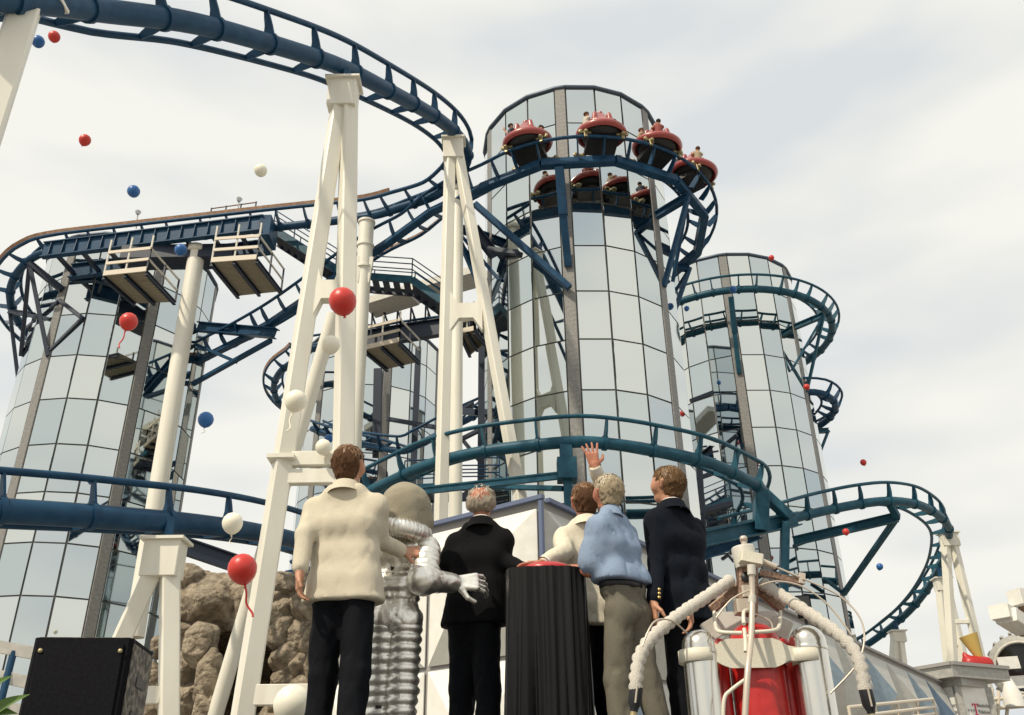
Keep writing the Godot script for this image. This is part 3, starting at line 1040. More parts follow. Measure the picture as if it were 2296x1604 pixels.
func walkway(called: String, label: String, pts: Array, w: float, rails: bool) -> void:
	var o := thing(called, label, "walkway", Vector3.ZERO, "service walkways")
	for i in pts.size() - 1:
		var a: Vector3 = pts[i]
		var b: Vector3 = pts[i + 1]
		for s in [0.0, -w]:
			var mb := MB.new()
			beam(mb, a + Vector3(0, 0, s), b + Vector3(0, 0, s), .09, .34)
			obj("stringer", mb, M.teal if s == 0.0 else M.navy, o)
		var n := maxi(2, int(a.distance_to(b) / .45))
		for k in n:
			var mb := MB.new()
			var p := a.lerp(b, (k + .5) / n)
			beam(mb, p + Vector3(0, -.1, -.05), p + Vector3(0, -.1, -w + .05), .3, .04)
			obj("tread", mb, M.navy, o)
		if rails:
			for s in [0.0, -w]:
				for y in [.55, .85, 1.15]:
					var mb := MB.new()
					tube(mb, [a + Vector3(0, y, s), b + Vector3(0, y, s)], .028, 6)
					obj("guard_rail", mb, M.blue, o)
				var np := maxi(1, int(a.distance_to(b) / 1.3))
				for k in np + 1:
					var mb := MB.new()
					var p := a.lerp(b, float(k) / np) + Vector3(0, 0, s)
					tube(mb, [p, p + Vector3(0, 1.15, 0)], .03, 6)
					obj("post", mb, M.blue, o)

func decks() -> void:
	hanging_deck("brown boarded hanging deck with cream rails next to the lift truss", [[232, 619], [328, 609], [392, 678], [303, 681]], 23.9, 1.9)
	hanging_deck("brown boarded hanging deck under the stair end of the lift girder", [[474, 589], [575, 582], [630, 654], [535, 664]], 23.9, 1.9)
	hanging_deck("hanging deck under the far brake run between the trestles", [[817, 785], [895, 767], [940, 812], [869, 828]], 22.8, 1.7)
	hanging_deck("small hanging deck half hidden by the raked trestle leg", [[1032, 748], [1062, 742], [1088, 770], [1054, 796]], 22.8, 1.6)
	walkway("service_walkway", "blue stair and walkway with railings stepping down behind the tallest trestle", [P(612, 515, 36.6), P(752, 604, 36.2), P(829, 620, 36.0), P(923, 627, 35.6), P(990, 674, 35.4)], 1.2, true)
	walkway("service_walkway", "dark service bridge beside the raked trestle leg", [P(1035, 706, 38.5), P(1085, 716, 37.5)], 1.4, false)
	# cream cable trays over the far brake run
	for q in [[827, 692, 925, 662, "upper cream cable tray over the far brake run"], [925, 660, 1100, 612, "cream cable tray rising towards the tall tower"]]:
		var mb := MB.new()
		beam(mb, P(q[0], q[1], 43.0), P(q[2], q[3], 42.0), 1.5, .42)
		var o := obj("cable_tray", mb, M.galv)
		tag(o, q[4], "cable tray", "cream cable trays")
	var fr := thing("brake_run_frame", "dark hanger frames of the far brake run", "frame")
	var mb0 := MB.new()
	ibeam(mb0, P(818, 762, 43.6), P(1062, 722, 42.4), .4, 1.0)
	obj("beam", mb0, M.navy, fr)
	for x in [835, 862, 892, 922, 955, 985]:
		for s in [0.0, -1.4]:
			var mb := MB.new()
			var p := P(x, 700 - (x - 835) * .22, 43.2) + Vector3(0, 0, s)
			beam(mb, p, p + Vector3(0, -1.6, 0), .09, .09)
			obj("hanger", mb, M.navy, fr)
		var mb3 := MB.new()
		var p2 := P(x, 700 - (x - 835) * .22, 43.2)
		beam(mb3, p2 + Vector3(0, -.2, -.1), p2 + Vector3(.5, -1.5, -1.4), .08, .08)
		obj("brace", mb3, M.navy, fr)
	# landing with railings low between the trestles
	walkway("service_walkway", "low landing with thin railings between the white trestles", [P(905, 1098, 33.0), P(1010, 1092, 33.0), P(1120, 1090, 33.4)], 1.2, true)
	walkway("service_walkway", "small dark stair landing between tall and farther ringed towers", [P(1570, 1150, 44), P(1640, 1120, 45)], 1.2, true)

# ---------------------------------------------------------------- the red cars
const CAR_TILT := .27
func make_car() -> Node3D:
	var o := thing("coaster_car", "", "coaster car", Vector3.ZERO, "red cars of the train")
	var g := Transform3D(Basis(Vector3(0, 0, 1), -CAR_TILT), Vector3(.10, -.12, 0))
	var mb := MB.new()
	lathe(mb, [Vector2(.80, .80), Vector2(.86, .70), Vector2(.92, .46), Vector2(.98, .44)], g, 36)
	obj("inner_shell", mb, M.car_red, o)
	mb = MB.new()
	lathe(mb, [Vector2(.34, .22), Vector2(.70, .36), Vector2(.84, .50), Vector2(.84, .60), Vector2(0, .62)], g, 36)
	obj("undercarriage", mb, M.dark, o)
	mb = MB.new()
	lathe(mb, [Vector2(.98, .44), Vector2(1.04, .50), Vector2(1.08, .60), Vector2(1.06, .69), Vector2(.97, .77), Vector2(.92, .77), Vector2(.90, .80), Vector2(.84, .84), Vector2(.80, .84)], g, 36)
	obj("rim", mb, M.car_red, o)
	mb = MB.new()
	lathe(mb, [Vector2(.82, .84), Vector2(.70, .96), Vector2(.52, 1.14), Vector2(.34, 1.36), Vector2(.20, 1.56), Vector2(.10, 1.63), Vector2(.10, 1.63), Vector2(.11, 1.70), Vector2(.06, 1.76), Vector2(0, 1.77)], g, 30)
	obj("centre_cone", mb, M.car_red, o)
	for k in 4:
		var a := TAU * (k + .5) / 4
		var d := Vector3(cos(a), 0, sin(a))
		soft("seat_back", moved([[d * .52 + Vector3(0, .9, 0), d * .42 + Vector3(0, 1.42, 0), .15, .11, .05], [d * .5 + Vector3(0, 1.0, 0) + d.cross(Vector3.UP) * .16, d * .5 + Vector3(0, 1.0, 0) - d.cross(Vector3.UP) * .16, .12, .12, .06]], g.basis, g.origin), {"cell": .05}, M.car_red, o)
	mb = MB.new()
	box(mb, Vector3(0, .06, 0), Vector3(.9, .2, 1.3), Basis(), .03)
	obj("chassis", mb, M.dark, o)
	mb = MB.new()
	lathe(mb, [Vector2(.36, .2), Vector2(.36, .3)], Transform3D(), 20)
	obj("turntable", mb, M.dark, o)
	for sx in [-1, 1]:
		for sz in [-1, 1]:
			var c := Vector3(sx * .63, .03, sz * .78)
			mb = MB.new()
			beam(mb, c + Vector3(0, .12, -.22), c + Vector3(0, .12, .22), .1, .12, Vector3.UP, .02)
			beam(mb, c + Vector3(sx * .06, .1, 0), c + Vector3(sx * .06, -.22, 0), .07, .14, Vector3(0, 0, 1), .02)
			var bg := obj("wheel_bogie", mb, M.brass, o)
			for z in [-.17, .17]:
				mb = MB.new()
				lathe(mb, [Vector2(0, -.05), Vector2(.10, -.05), Vector2(.11, -.03), Vector2(.11, .03), Vector2(.10, .05), Vector2(0, .05)], Transform3D(Basis(Vector3(0, 0, 1), PI / 2), c + Vector3(0, .14, z)), 14)
				obj("wheel", mb, M.brass, bg)
			mb = MB.new()
			lathe(mb, [Vector2(0, -.04), Vector2(.08, -.04), Vector2(.08, .04), Vector2(0, .04)], Transform3D(Basis(), c + Vector3(sx * .16, 0, 0)), 12)
			obj("wheel", mb, M.brass, bg)
			mb = MB.new()
			lathe(mb, [Vector2(0, -.05), Vector2(.08, -.05), Vector2(.08, .05), Vector2(0, .05)], Transform3D(Basis(Vector3(0, 0, 1), PI / 2), c + Vector3(0, -.2, 0)), 12)
			obj("wheel", mb, M.rubber, bg)
	return o

func rider(label: String, xf: Transform3D, d: Vector3, shirt: Material, hair: Material, raise: bool) -> void:
	var o := thing("person", label, "person", xf.origin, "riders in the red cars")
	o.basis = xf.basis
	var s := d.cross(Vector3.UP)
	var body := [[Vector3(0, .62, 0), Vector3(0, .98, 0), .15, .15, .05], [s * -.15 + Vector3(0, 1.0, 0), s * .15 + Vector3(0, 1.0, 0), .075, .075, .06], [Vector3(0, 1.02, 0), Vector3(0, 1.14, 0), .055, .05, .02], [Vector3(0, 1.22, 0), Vector3(0, 1.26, 0), .095, .10, .03]]
	var arm := [[s * .2 + Vector3(0, 1.0, 0), s * .3 + Vector3(0, .85, 0) + d * .12, .05, .045, .02], [s * .3 + Vector3(0, .85, 0) + d * .12, s * .2 + Vector3(0, .9, 0) - d * .12, .042, .035, .02]]
	if raise:
		arm = [[s * .2 + Vector3(0, 1.0, 0), s * .38 + Vector3(0, 1.15, 0) + d * .1, .05, .045, .02], [s * .38 + Vector3(0, 1.15, 0) + d * .1, s * .46 + Vector3(0, 1.42, 0) + d * .2, .042, .035, .02], [s * .46 + Vector3(0, 1.42, 0) + d * .2, s * .47 + Vector3(0, 1.52, 0) + d * .2, .045, .03, .02]]
	var off := d * .66 + Vector3(0, .18, 0)
	var sh := []
	for p in body + arm:
		sh.append([p[0] + off, p[1] + off, p[2], p[3], p[4]])
	soft("body", sh, {"cell": .03}, M.skin, o)
	soft("shirt", [[off + Vector3(0, .6, 0), off + Vector3(0, .97, 0), .17, .165, .05], [off + s * -.16 + Vector3(0, .99, 0), off + s * .16 + Vector3(0, .99, 0), .088, .088, .06]], {"cell": .035}, shirt, o)
	soft("hair", [[off + Vector3(0, 1.27, 0) - d * -.03, off + Vector3(0, 1.29, 0) - d * .01, .105, .105, .02]], {"cell": .03, "cuts": [[Vector3(0, -1, 0) - d * .6, -1.24]]}, hair, o)

func train() -> void:
	var fr: Dictionary = train_frames
	var labels := ["red saucer car at the end of the train, a rider's arm raised", "red saucer car in front of the tower's grey pillar, highest of the train", "red saucer car between the highest car and the overhanging end car", "red saucer car hanging out past the side of the tower"]
	var base: Node3D = null
	var ks := [-20.5, 5.5, 30.0, 54.5]
	for i in 4:
		var goal := flip(T0, 6.0, ks[i], 26.8)
		var best := 0
		for j in fr.pos.size():
			if (fr.pos[j] as Vector3).distance_to(goal) < (fr.pos[best] as Vector3).distance_to(goal): best = j
		var f: Array = fr.fr[best]
		var car: Node3D
		if base == null:
			base = make_car()
			car = base
		else:
			car = base.duplicate()
			car.name = numbered("coaster_car")
			add_child(car)
		car.set_meta("label", labels[i])
		var xf := Transform3D(Basis(f[1], f[2], -(f[0] as Vector3)), fr.pos[best] + f[2] * (fr.rise + .12))
		car.transform = xf
		var shirts := [M.shirt_a, M.shirt_b, M.shirt_c, M.shirt_d]
		for k in 3:
			var a: float = TAU * (k + .5) / 4 + [.2, .5, -.2, .1][i]
			var d := Vector3(cos(a), 0, sin(a))
			var which: String = ["arm raising", "highest", "third", "outermost"][i]
			rider(["rider in a dark shirt seated in the %s red car", "rider in a pale shirt seated in the %s red car", "dark haired rider leaning back in the %s red car"][k] % which if not (i == 0 and k == 0) else "rider throwing an arm up high at the train's end", xf * Transform3D(Basis(Vector3(0, 0, 1), -CAR_TILT), Vector3(.10, -.12, 0)), d, shirts[(k + i) % 4], M.hair_dark if (k + i) % 2 == 0 else M.hair_brown, i == 0 and k == 0)

# ---------------------------------------------------------------- balloons
func balloons() -> void:
	var cols := {"r": mat(lin(.56, .035, .025), .38), "b": mat(lin(.012, .11, .34), .38), "w": mat(lin(.80, .77, .64), .45)}
	for k in cols:
		cols[k].subsurf_scatter_enabled = true
		cols[k].subsurf_scatter_strength = .15
	var list := [[85, 93, 14, "b", 0, "blue balloon just behind the overhead trestle leg"], [121, 82, 13, "r", 0, "red balloon under the overhead track beside a blue one"], [190, 314, 13, "r", 0, "red balloon alone in the sky below the overhead track"], [584, 382, 14.5, "w", 0, "cream white balloon in the sky above the lift run"], [299, 429, 14, "b", 0, "blue balloon in the sky over the floodlights"], [405, 560, 13.5, "b", 0, "blue balloon touching the head of the thick white column"],
		[288, 721, 20, "r", 1, "red balloon with a red ribbon before the lift tower's mirrors"], [768, 675, 31, "r", 0, "large red balloon in front of the tallest trestle's upright leg"], [741, 773, 21, "w", 0, "white balloon tucked behind the tallest trestle by its raking brace"], [663, 899, 24.5, "w", 1, "white balloon with curling ribbon before the tallest trestle's raked leg"], [461, 941, 17.5, "b", 2, "blue balloon with knotted tail between thick white column and tallest trestle"], [737, 984, 10, "b", 0, "small blue balloon peeping out above a white one"],
		[725, 1003, 18, "w", 0, "white balloon resting behind the trestle's crossbar"], [521, 1173, 23, "w", 2, "white balloon in front of the low thick track"], [543, 1275, 32.5, "r", 1, "large red balloon drifting before the rocks with red strings"], [655, 1580, 42, "w", 0, "big white balloon low behind the man in cream jacket"], [1730, 578, 6.3, "r", 0, "tiny red balloon above the farther tower's rim"], [1644, 649, 8, "b", 0, "blue balloon before the ring of the farther ringed tower"], [1540, 692, 6, "b", 0, "tiny blue balloon between tall and farther ringed towers"],
		[1809, 868, 7, "r", 0, "small red balloon at the farther ringed tower's edge"], [1936, 1037, 7, "r", 0, "small red balloon alone in the sky above the wide loop"], [1897, 1193, 7.5, "r", 0, "small red balloon inside the wide loop"], [1973, 1271, 7.5, "b", 0, "small blue balloon inside the wide loop"], [1992, 1588, 10, "b", 0, "blue balloon low against the panelled wall by the kiosk rail"], [1612, 858, 5, "b", 0, "tiny blue balloon added in place of a mirror reflection between the towers"]]  # last balloon is added, standing in for a reflection in the mirror panels
	var zs := {8: 21.5, 11: 23.0, 12: 21.8, 5: 33.0, 17: 44.0, 18: 42.0, 19: 46.0, 24: 44.0, 23: 27.0}
	for i in list.size():
		var b: Array = list[i]
		var z: float = zs.get(i, 290.0 / b[2])
		var r: float = b[2] / F * z
		var o := thing("balloon", b[5], "balloon", Pz(b[0], b[1], z), "loose party balloons")
		o.rotation = Vector3(rng.randf_range(-.25, .25), 0, rng.randf_range(-.4, .4))
		var mb := MB.new()
		lathe(mb, [Vector2(0, 1.0 * r), Vector2(.3 * r, .96 * r), Vector2(.6 * r, .81 * r), Vector2(.85 * r, .53 * r), Vector2(.985 * r, .15 * r), Vector2(.99 * r, -.12 * r), Vector2(.9 * r, -.46 * r), Vector2(.7 * r, -.78 * r), Vector2(.42 * r, -1.02 * r), Vector2(.15 * r, -1.15 * r), Vector2(.05 * r, -1.19 * r)], Transform3D(), 24)
		obj("skin", mb, cols[b[3]], o)
		mb = MB.new()
		lathe(mb, [Vector2(.05 * r, -1.18 * r), Vector2(.07 * r, -1.22 * r), Vector2(.12 * r, -1.31 * r), Vector2(0, -1.30 * r)], Transform3D(), 10)
		obj("knot", mb, cols[b[3]], o)
		if b[4] > 0:
			mb = MB.new()
			var pts := []
			var n := 12
			var ln := 2.1 * r if b[4] == 1 else .9 * r
			for k in n + 1:
				var t := float(k) / n
				pts.append(Vector3(sin(t * 7.0 + i) * .12 * r * t * 2.0, -1.28 * r - ln * t, cos(t * 6.0) * .1 * r * t))
			tube(mb, pts, .006 if b[4] == 2 else .011, 5)
			obj("ribbon", mb, cols["r"] if b[3] == "r" else cols["w"], o)

# ---------------------------------------------------------------- the panelled building
func panel_wall(o: Node3D, a: Vector3, dir: Vector3, out: Vector3, n: int, rows: int, w: float, top: float, mats: Callable) -> void:
	# raised four sided pyramids, one for each panel
	for r in rows:
		for k in n:
			var p := a + dir * (w * k)
			var y1 := top - .16 - r * 2.0
			var y0 := y1 - 2.0
			var g := .035
			var c0 := p + dir * g + Vector3(0, y0 + g - p.y, 0)
			var c1 := p + dir * (w - g) + Vector3(0, y0 + g - p.y, 0)
			var c2 := p + dir * (w - g) + Vector3(0, y1 - g - p.y, 0)
			var c3 := p + dir * g + Vector3(0, y1 - g - p.y, 0)
			var ap := (c0 + c2) / 2 + out * .42
			var ins := (c0 + c2) / 2 - out * .3
			var cs := [c0, c1, c2, c3]
			for s in 4:
				var mb := MB.new()
				mb.flat(cs[s], cs[(s + 1) % 4], ap, ins)
				mb.flat(cs[s] - out * .02, cs[(s + 1) % 4] - out * .02, cs[s], ins)
				mb.flat(cs[(s + 1) % 4], cs[(s + 1) % 4] - out * .02, cs[s], ins)
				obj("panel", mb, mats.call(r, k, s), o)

func panelled_building() -> void:
	var top := 5.99
	var corner := Ph(1210, 1112, top)
	var dr := (Ph(1940, 1450, top) - corner)
	dr.y = 0
	dr = dr.normalized()
	var dl := Vector3(dr.z, 0, -dr.x)
	if dl.x > 0: dl = -dl
	var o := thing("panelled_building", "long low building clad in raised pyramid panels, its corner behind the grey haired man", "building", Vector3(corner.x, 0, corner.z))
	o.position = Vector3.ZERO
	var body := MB.new()
	var c0 := corner - Vector3(0, corner.y, 0)
	var ll := dl * 4.06
	var rr := dr * 26.4
	var ins := c0 + ll * .5 + rr * .5 + Vector3(0, 3, 0)
	var ps := [c0, c0 + rr, c0 + rr + ll, c0 + ll]
	for k in 4:
		body.face(ps[k], ps[(k + 1) % 4], ps[(k + 1) % 4] + Vector3(0, top - .04, 0), ps[k] + Vector3(0, top - .04, 0), ins)
	body.face(ps[0] + Vector3(0, top - .04, 0), ps[1] + Vector3(0, top - .04, 0), ps[2] + Vector3(0, top - .04, 0), ps[3] + Vector3(0, top - .04, 0), ins)
	obj("wall", body, M.trim_grey, o)
	panel_wall(o, c0 + Vector3(0, 0, 0) - dr * .04, dl, -dr, 2, 3, 2.0, top, func(r, k, s): return M.panel_white if s != 0 else M.panel_grey)  # grey lower facets: shade of the downward faces put into the colour
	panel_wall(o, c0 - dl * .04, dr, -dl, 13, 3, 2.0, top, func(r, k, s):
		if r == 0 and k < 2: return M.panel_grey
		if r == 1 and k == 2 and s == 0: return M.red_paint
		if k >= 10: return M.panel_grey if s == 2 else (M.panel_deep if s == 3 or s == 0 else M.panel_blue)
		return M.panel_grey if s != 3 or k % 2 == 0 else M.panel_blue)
	var mb := MB.new()
	beam(mb, c0 + Vector3(0, top - .05, 0) - dr * .06 - dl * .1, c0 + ll + Vector3(0, top - .05, 0) - dr * .06, .08, .06)
	obj("roof_trim", mb, M.trim, o)
	mb = MB.new()
	beam(mb, c0 + Vector3(0, top - .05, 0) - dl * .06 + dr * .1, c0 + rr * .3 + Vector3(0, top - .05, 0) - dl * .06, .08, .06)
	obj("roof_trim", mb, M.trim, o)
	mb = MB.new()
	beam(mb, c0 + rr * .3 + Vector3(0, top - .05, 0) - dl * .06, c0 + rr + Vector3(0, top - .05, 0) - dl * .06, .08, .06)
	obj("roof_trim", mb, M.trim_grey, o)
	mb = MB.new()
	beam(mb, c0 - dr * .05 - dl * .05, c0 - dr * .05 - dl * .05 + Vector3(0, top - .08, 0), .065, .065, dr, .01)
	obj("corner_post", mb, M.trim, o)

# ---------------------------------------------------------------- rocks
func rocks() -> void:
	var o := thing("rock_arch", "weathered brown artificial rock arch with a dark cave mouth", "rock", Vector3.ZERO)
	var d := 26.0
	var r2 := RandomNumberGenerator.new()
	r2.seed = 404
	# [pixel x, y, half width, half height, nearer, lean of the layers]
	var blocks := [
		[452, 1340, 1.15, .78, .1, .55], [470, 1376, .95, .50, -.2, .5], [418, 1300, .50, .42, .2, .5], [412, 1372, .55, .55, 0, .5], [500, 1350, .55, .55, .1, .45],
		[562, 1350, 1.0, .74, 0, -.6], [600, 1345, .72, .58, -.1, -.5], [570, 1385, .80, .42, -.2, -.5], [612, 1385, .45, .45, 0, -.4], [575, 1318, .5, .35, .2, -.5],
		[405, 1430, .50, .62, .1, .2], [415, 1500, .46, .62, .2, .2], [408, 1570, .52, .7, .1, .2], [415, 1650, .6, .8, 0, .2], [450, 1440, .42, .75, 1.0, .1], [462, 1520, .34, .8, 1.2, .1], [455, 1620, .42, .9, 1.1, .1],
		[640, 1312, .62, .42, 0, .1], [684, 1318, .55, .42, 0, .1], [636, 1362, .60, .45, -.1, .1], [688, 1366, .60, .50, 0, -.1], [630, 1414, .46, .50, 0, .1], [672, 1424, .60, .58, -.1, 0.0], [714, 1430, .6, .6, 0, 0.0], [640, 1474, .44, .45, 0, .1], [674, 1492, .54, .5, -.1, 0.0], [710, 1500, .6, .6, 0, 0.0], [644, 1526, .44, .38, -.1, .1], [680, 1552, .60, .5, 0, 0.0], [718, 1570, .6, .6, 0, 0.0], [640, 1584, .6, .5, -.1, .1], [616, 1640, .7, .7, 0, .1], [690, 1640, .9, .8, 0, 0.0],
		[350, 1450, .22, .3, -.4, .2], [346, 1520, .34, .45, -.4, .2], [336, 1600, .5, .7, -.4, .2]]
	for q in blocks:
		var c := P(q[0], q[1], d - q[4])
		var w: float = q[2]
		var h: float = q[3]
		var cuts := []
		for k in 10:
			var n := Vector3(r2.randfn(), r2.randfn(), absf(r2.randfn()) + .2).normalized()
			var ext := Vector3(w, h, .6)
			var reach := (n * ext).length()
			cuts.append([n, n.dot(c) + reach * r2.randf_range(.56, .84)])
		soft("boulder", [[c - Vector3(maxf(0.0, w - h), maxf(0.0, h - w), .1) * .9, c + Vector3(maxf(0.0, w - h), maxf(0.0, h - w), -.1) * .9, minf(w, h) * 1.12, minf(w, h) * 1.12, .1]], {"cell": .055, "noise": noise_of(7, 1.0), "amp": .06, "strata": .5, "slope": q[5], "cuts": cuts}, M.rock, o)
	# the hollow behind: back, roof and sides of the same rock
	var mb := MB.new()
	var t0 := P(400, 1395, d)
	var t1 := P(705, 1395, d)
	var y := t0.y
	for e in [[Vector3(t0.x, 0, t0.z - 5.0), Vector3(t1.x, 0, t1.z - 5.0), Vector3(t1.x, y, t1.z - 5.0), Vector3(t0.x, y, t0.z - 5.0)], [Vector3(t0.x, y, t0.z), Vector3(t1.x, y, t1.z), Vector3(t1.x, y, t1.z - 5.0), Vector3(t0.x, y, t0.z - 5.0)], [Vector3(t0.x, 0, t0.z), Vector3(t0.x, y, t0.z), Vector3(t0.x, y, t0.z - 5.0), Vector3(t0.x, 0, t0.z - 5.0)], [Vector3(t1.x, 0, t1.z), Vector3(t1.x, y, t1.z), Vector3(t1.x, y, t1.z - 5.0), Vector3(t1.x, 0, t1.z - 5.0)]]:
		mb.face(e[0], e[1], e[2], e[3], (e[0] + e[2]) / 2 + ((e[0] + e[2]) / 2 - Vector3((t0.x + t1.x) / 2, y / 2, t0.z - 2.5)))
	obj("cave_lining", mb, M.rock, o)

# ---------------------------------------------------------------- kiosk, station module and rails at the far right
func write(parent: Node, called: String, txt: String, size: float, m: Material, xf: Transform3D, slant := 0.0, serif := false) -> void:
	var t := TextMesh.new()
	t.text = txt
	var f := SystemFont.new()
	f.font_names = PackedStringArray(["Droid Serif" if serif else "Droid Sans"])
	t.font = f
	t.font_size = 32
	t.pixel_size = size / 32.0
	t.depth = .012
	var sb := Basis(Vector3(1, 0, 0), Vector3(slant, 1, 0), Vector3(0, 0, 1))
	put(called, t, m, parent, Transform3D(xf.basis * sb, xf.origin))

func kiosk() -> void:
	var d := 30.0
	var top := P(2149, 1538, d).y
	var o := thing("kiosk", "grey flat roofed kiosk with white lettered panels and red letters", "kiosk")
	var c := P(2149, 1560, d)
	c.y = 0
	var l := P(2086, 1560, d + .72)
	l.y = 0
	var r := P(2217, 1560, d + .52)
	r.y = 0
	var back := l + r - c
	for q in [c, l, r, back]:
		var mb := MB.new()
		beam(mb, q, q + Vector3(0, top, 0), .2, .2, Vector3(0, 0, 1), .02)
		obj("post", mb, M.tin, o)
	var fronts := [[l, c], [c, r]]
	for k in 2:
		var a: Vector3 = fronts[k][0]
		var b: Vector3 = fronts[k][1]
		var mb := MB.new()
		beam(mb, a.lerp(b, .08), a.lerp(b, .08) + (b - a) * .84, .03, .03)
		mb = MB.new()
		var ex := (b - a).normalized()
		var ez := ex.cross(Vector3.UP)
		if ez.z < 0: ez = -ez
		var mid := (a + b) / 2
		beam(mb, mid, mid + Vector3(0, top, 0), a.distance_to(b) - .2, .06, ez)
		obj("panel", mb, M.panel_white, o)
		var w := a.distance_to(b)
		var bs := Basis(ex, Vector3.UP, ez)
		var y: float = P(2149, 1588, d).y
		write(o, "lettering", "T", .44, M.magenta, Transform3D(bs, mid + Vector3(0, y - .04, 0) + ez * .045 - ex * w * .06), 0.0, true)
		write(o, "lettering", "Deutsche", .13, M.ink, Transform3D(bs, mid + Vector3(0, y + .09, 0) + ez * .045 + ex * w * .21), .2)
		write(o, "lettering", "Telekom", .13, M.ink, Transform3D(bs, mid + Vector3(0, y - .1, 0) + ez * .045 + ex * w * .21), .2)
		for s in [-.3, -.21, -.13, .04]:
			var m2 := MB.new()
			box(m2, mid + Vector3(0, y - .06, 0) + ez * .036 + ex * w * s, Vector3(.05, .06, .012), bs)
			obj("printed_square", m2, M.ink, o)
	# roof with overhanging fascia
	var rc := P(2138, 1511, d - .5)
	var rl := P(2028, 1543, d + .9)
	var r2 := P(2268, 1532, d + .6)
	var ty := top + .2
	rc.y = ty; rl.y = ty; r2.y = ty
	var rb := rl + r2 - rc
	var ins := (rl + r2) / 2 + Vector3(0, .15, 0)
	var mb3 := MB.new()
	var u := Vector3(0, .34, 0)
	var qs := [rc, r2, rb, rl]
	for k in 4:
		mb3.face(qs[k], qs[(k + 1) % 4], qs[(k + 1) % 4] + u, qs[k] + u, ins)
	mb3.face(rc, r2, rb, rl, ins)
	mb3.face(rc + u, r2 + u, rb + u, rl + u, ins)
	obj("roof", mb3, M.tin, o)
	for k in 4:
		var m4 := MB.new()
		beam(m4, (qs[k] as Vector3) + u * 1.15, (qs[(k + 1) % 4] as Vector3) + u * 1.15, .16, .1)
		obj("fascia_cap", m4, M.trim_grey, o)
	var m5 := MB.new()
	var inset := (c + back) / 2 + Vector3(0, top + .1, 0)
	box(m5, inset, Vector3(1.4, .24, 1.2), Basis(Vector3.UP, .6))
	obj("roof_soffit", m5, M.tin, o)
	# rails in front of the wall
	var rail := thing("handrail_fence", "pale pipe handrail running to the kiosk", "railing")
	for q in [[1903, 1587, 2092, 1568], [1950, 1604, 2095, 1586], [1980, 1618, 2095, 1601]]:
		var mb := MB.new()
		tube(mb, [P(q[0], q[1], 20.0), P(q[2], q[3], 27.0)], .04, 8)
		obj("rail", mb, M.pink_rail, rail)
	for k in 5:
		var mb := MB.new()
		var p := P(1903, 1587, 20.0).lerp(P(2092, 1568, 27.0), k / 4.0)
		tube(mb, [p, Vector3(p.x, 0, p.z)], .035, 8)
		obj("post", mb, M.pink_rail, rail)
	# the round ended space module
	var s := thing("space_module", "round ended grey module with a black porthole and panel wings", "space module")
	var pc := Pz(2292, 1497, 34.0)
	var fwd := (CP - pc)
	fwd.y = 0
	fwd = (fwd.normalized() + Vector3(-.25, 0, 0)).normalized()
	var xf := Transform3D(Basis(fwd.cross(Vector3.UP).normalized(), fwd, fwd.cross(Vector3.UP).cross(fwd).normalized()), pc)
	var R := 72.0 / F * 34.0
	var mb6 := MB.new()
	lathe(mb6, [Vector2(R * .95, -3.4), Vector2(R, -3.2), Vector2(R, -.1), Vector2(R, -.1), Vector2(R * .97, 0), Vector2(R * .8, .03), Vector2(R * .8, .03), Vector2(R * .78, -.06)], xf, 40)
	obj("hull", mb6, M.tin, s)
	mb6 = MB.new()
	lathe(mb6, [Vector2(R * .8, -.02), Vector2(R * .8, .06), Vector2(R * .73, .07), Vector2(R * .72, -.02)], xf, 40)
	obj("porthole_ring", mb6, M.galv, s)
	mb6 = MB.new()
	lathe(mb6, [Vector2(R * .74, -.05), Vector2(0, -.04)], xf, 40)
	obj("porthole", mb6, M.porthole, s)
	for k in 22:
		var a := TAU * k / 22.0
		var bp := xf * (Vector3(cos(a), 0, sin(a)) * R * 1.03 + Vector3(0, -.3, 0))
		mb6 = MB.new()
		box(mb6, bp, Vector3(.1, .1, .3), Basis(xf.basis.y, a))
		obj("bolt", mb6, M.tin, s)
	for q in [[2256, 1381, 2300, 1408, .8], [2240, 1371, 2262, 1382, .7]]:
		mb6 = MB.new()
		beam(mb6, Pz(q[0], q[1], 33.2), Pz(q[2], q[3], 33.6), q[4], .5, Vector3.UP, .03)
		obj("boom", mb6, M.panel_white, s)
	mb6 = MB.new()
	box(mb6, Pz(2292, 1342, 33.6), Vector3(.8, .55, .6), Basis(Vector3.UP, .4), .03)
	obj("instrument_box", mb6, M.panel_white, s)
	mb6 = MB.new()
	tube(mb6, [Pz(2292, 1350, 33.6), Pz(2293, 1425, 33.8)], .14, 10)
	obj("mast", mb6, M.rust, s)
	for q in [[2262, 1487, .75, .42], [2284, 1530, .8, .42]]:
		mb6 = MB.new()
		box(mb6, Pz(q[0], q[1], 33.0), Vector3(q[2], q[3], .05), Basis(Vector3(0, 0, 1), .05))
		obj("flat_panel", mb6, M.panel_white, s)
	mb6 = MB.new()
	lathe(mb6, [Vector2(.34, -.1), Vector2(.30, .3), Vector2(.12, .75), Vector2(0, .9)], Transform3D(Basis(), Pz(2275, 1580, 30.0)), 18)
	var cone := obj("white_cone", mb6, M.panel_white)
	tag(cone, "white nose cone beside the kiosk roof", "nose cone")
	# scaffold legs below the module
	var sc := thing("pipe_scaffold", "pale pipe scaffold behind the kiosk's lettered panels", "scaffold")
